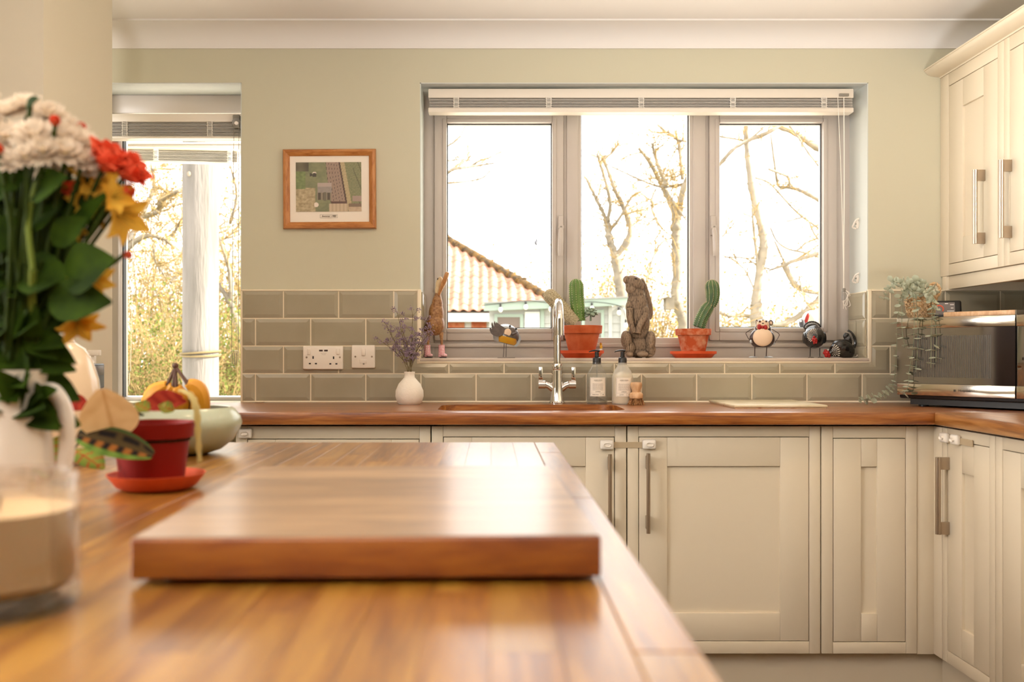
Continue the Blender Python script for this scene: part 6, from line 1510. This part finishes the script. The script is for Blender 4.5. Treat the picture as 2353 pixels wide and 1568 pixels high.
B().prism([(at(1516, 0, 13.7).x, at(0, 690, 13.7).z), (at(1551, 0, 13.7).x, at(0, 677, 13.7).z), (at(1551, 0, 13.7).x, at(0, 675, 13.7).z), (at(1516, 0, 13.7).x, at(0, 688, 13.7).z)], 13.55, 13.85).build('roof', M['bark'], t, smooth=False)
c1 = cv(.3316, 1480, 180); c2 = cv(.2295, 1600, 600)
limb_tree('arching_tree', 'bare tree with a slender curving trunk filling the right pane', 11., at(1738, 0, 11.), [
 (c1((780, 1700), (775, 1560), (800, 1340), (828, 1130), (770, 880), (735, 690), (712, 500), (705, 310)), 12, 5), (c1((795, 1340), (765, 1100), (748, 900)), 4, 2), (c1((770, 1480), (705, 1340), (650, 1280), (615, 1180)), 2, 1.2),
 (c1((480, 640), (530, 590), (610, 500), (700, 440), (790, 405), (870, 370), (930, 330)), 4, 5), (c1((930, 330), (1040, 375), (1120, 430), (1240, 505)), 7, 8), (c1((480, 395), (600, 415), (720, 425), (840, 330)), 3, 2), (c1((1005, 325), (1070, 410), (1140, 520), (1235, 640)), 2.5, 2),
 (c1((878, 390), (905, 600), (935, 750), (1010, 755), (1110, 790), (1240, 860)), 1.5, 6), (c1((865, 630), (945, 660), (1000, 690), (1010, 760)), 3, 3), (c1((770, 690), (860, 720), (930, 790), (1060, 930), (1240, 1060)), 2, 2.5), (c1((875, 1035), (930, 1140), (1045, 1195), (1125, 1140), (1240, 1095)), 2, 2), (c1((1045, 1195), (1130, 1215), (1240, 1250)), 2.5, 2.5),
 (c1((870, 1330), (960, 1300), (1060, 1260), (1240, 1205)), 2, 5), (c1((905, 1130), (985, 1300), (1060, 1440), (1240, 1500)), 2, 3), (c1((510, 1130), (580, 1060), (635, 985)), 1.2, 1), (c1((560, 1240), (690, 1245), (770, 1285), (870, 1325)), 2, 1.5), (c1((900, 1000), (1000, 990), (1120, 970), (1180, 1080), (1240, 1150)), 1.5, 2.5),
 (c2((220, 510), (330, 550), (480, 545), (640, 580), (800, 640), (960, 590), (1100, 500), (1260, 360)), 3, 9), (c2((220, 600), (330, 620), (450, 680)), 2, 2), (c2((870, 10), (960, 200), (1060, 290), (1250, 330)), 8, 3), (c2((1030, 150), (1060, 310), (1120, 470)), 1.5, 1.5)], 8, 9, .5, 1, rt=.007)
c8 = cv(.2295, 940, 180)
limb_tree('edge_tree', 'bare branches reaching in from the left over the tiled roof', 12., at(930, 0, 12.), [
 (c8((-60, 1800), (-40, 1400), (100, 1200), (250, 1050)), 14, 7), (c8((250, 1050), (380, 950), (450, 910), (620, 885), (720, 870), (850, 850)), 5, 1.4), (c8((440, 910), (500, 860), (580, 820), (620, 770)), 3, 1.2), (c8((620, 882), (700, 830), (800, 795), (940, 725)), 2.6, 1), (c8((200, 850), (380, 685), (450, 640), (520, 570), (560, 480)), 3, 1.2), (c8((200, 1080), (380, 1050), (540, 1038), (730, 1000), (808, 925)), 3, 1.4), (c8((300, 800), (390, 825), (520, 815), (660, 830)), 2, 1)], 12, 7, .35, 1, rt=.006)
cw = cv(.389, 260, 320)
limb_tree('oak_tree', 'crooked bare tree left of the pole outside the tall window', 16., at(250, 0, 16.), [
 (cw((-30, 1400), (-10, 1100), (20, 900), (30, 720)), 14, 10), (cw((30, 720), (100, 630), (200, 570), (300, 590), (360, 640)), 8, 3), (cw((60, 640), (140, 520), (190, 400), (240, 290), (230, 180)), 8, 3), (cw((240, 280), (300, 300), (340, 350)), 4, 2), (cw((265, 430), (300, 350), (390, 305)), 7, 4), (cw((180, 460), (265, 430)), 5, 5), (cw((230, 180), (290, 160), (330, 100)), 4, 2), (cw((240, 640), (250, 720), (300, 800)), 3, 2), (cw((350, 570), (390, 500), (410, 470)), 4, 2)], 21, 22, 1., 1)
limb_tree('leaning_tree', 'pale leaning tree right of the pole outside the tall window', 18., at(545, 0, 18.), [
 (cw((790, 1300), (720, 1050), (690, 960), (610, 850)), 9, 6), (cw((700, 960), (690, 800), (660, 680), (620, 560), (600, 400)), 6, 2), (cw((620, 860), (560, 780), (400, 790), (340, 850)), 5, 3), (cw((690, 500), (730, 330), (690, 150)), 4, 2), (cw((640, 600), (700, 560), (760, 480)), 3, 2)], 22, 22, 1.1, 1)
# twiggy shrubs
def shrub(label, px, d, hw, h, n, seed, leaf=0, lmat='bushleaf', group=None, z0=GZ):
    rs = random.Random(seed); x0 = at(px, 0, d).x; t = thing('twiggy_shrub', label, 'shrub', (x0, d, z0), group); b = B(); lf = B()
    for k in range(n):
        bx_ = Vector((x0+rs.gauss(0, hw*.42), d+rs.gauss(0, hw*.35), z0)); q = [bx_]; dv = Vector((rs.gauss(0, .28), rs.gauss(0, .28), 1)).normalized(); l_ = h*rs.uniform(.5, 1.05)
        for i in range(5): dv = (dv+Vector((rs.gauss(0, .16), rs.gauss(0, .16), rs.gauss(0, .08)))).normalized(); q.append(q[-1]+dv*l_/5)
        r0 = rs.uniform(.008, .018)*d/20; b.tube(q, [r0, r0*.85, r0*.7, r0*.55, r0*.4, r0*.2], 3, cap=False)
        twigs(b, q, 5, h*.28, r0*.5, 0, rs)
        for _ in range(leaf):
            p = q[rs.randrange(2, 6)]+Vector((rs.gauss(0, .12), rs.gauss(0, .12), rs.gauss(0, .14)))*h*.5; s_ = rs.uniform(.02, .05)*d/20
            a = Vector((rs.gauss(0, 1), rs.gauss(0, 1), rs.gauss(0, 1))).normalized()*s_; c_ = a.orthogonal().normalized()*s_*.7
            lf.quad(p-a, p-c_, p+a, p+c_)
    tag(b.build('stems', M['twig'], t, sharp=None), kind='stuff')
    if leaf: tag(lf.build('leaves', M[lmat], t, smooth=False, recalc=False), kind='stuff')
for i, (lab, px, d, hw, h, n, leaf, lm_) in enumerate((
 ('olive leafed shrub left of the pole, low outside the tall window', 385, 13., .9, 2.1, 120, 26, 'bushleafg'), ('dry pale shrub at the left frame of the tall window', 310, 14., .9, 2.2, 150, 10, 'bushleaf'), ('evergreen shrub right of the pole outside the tall window', 525, 14.5, .8, 2.3, 110, 26, 'bushleafg'),
 ('tall golden thicket far beyond the tall window, left of the pole', 330, 24., 2.4, 6.5, 190, 12, 'bushleaf'), ('tall golden thicket far beyond the tall window, right of the pole', 545, 25., 2., 6.5, 160, 12, 'bushleaf'),
 ('golden thicket behind the summerhouse left of the hare', 1370, 26., 1.6, 4.4, 150, 16, 'bushleaf'), ('golden thicket right of the hare, behind the nest tree', 1500, 24., 1.4, 4.0, 150, 16, 'bushleaf'), ('low thicket under the nest tree', 1560, 20., 1.2, 2.0, 110, 12, 'bushleaf'),
 ('thicket left of the curving trunk in the right pane', 1690, 22., 1.5, 2.6, 120, 10, 'bushleaf'), ('thicket behind the metal badger', 1770, 21., 1.5, 2.8, 120, 10, 'bushleaf'), ('thicket behind the hens in the right pane', 1850, 20., 1.5, 3.0, 120, 12, 'bushleaf'))):
    shrub(lab, px, d, hw, h, n, 100+i, leaf, lm_)
t = thing('timber_fence', 'low pale timber fence far behind the hare and cactus', 'fence', (4.2, 19.5, GZ))
for k in range(16):
    x = 2.3+.26*k; B().box(x, x+.245, 19.5, 19.53, GZ, .92-.02*(k % 3)).build('board', M['bark'], t, smooth=False)
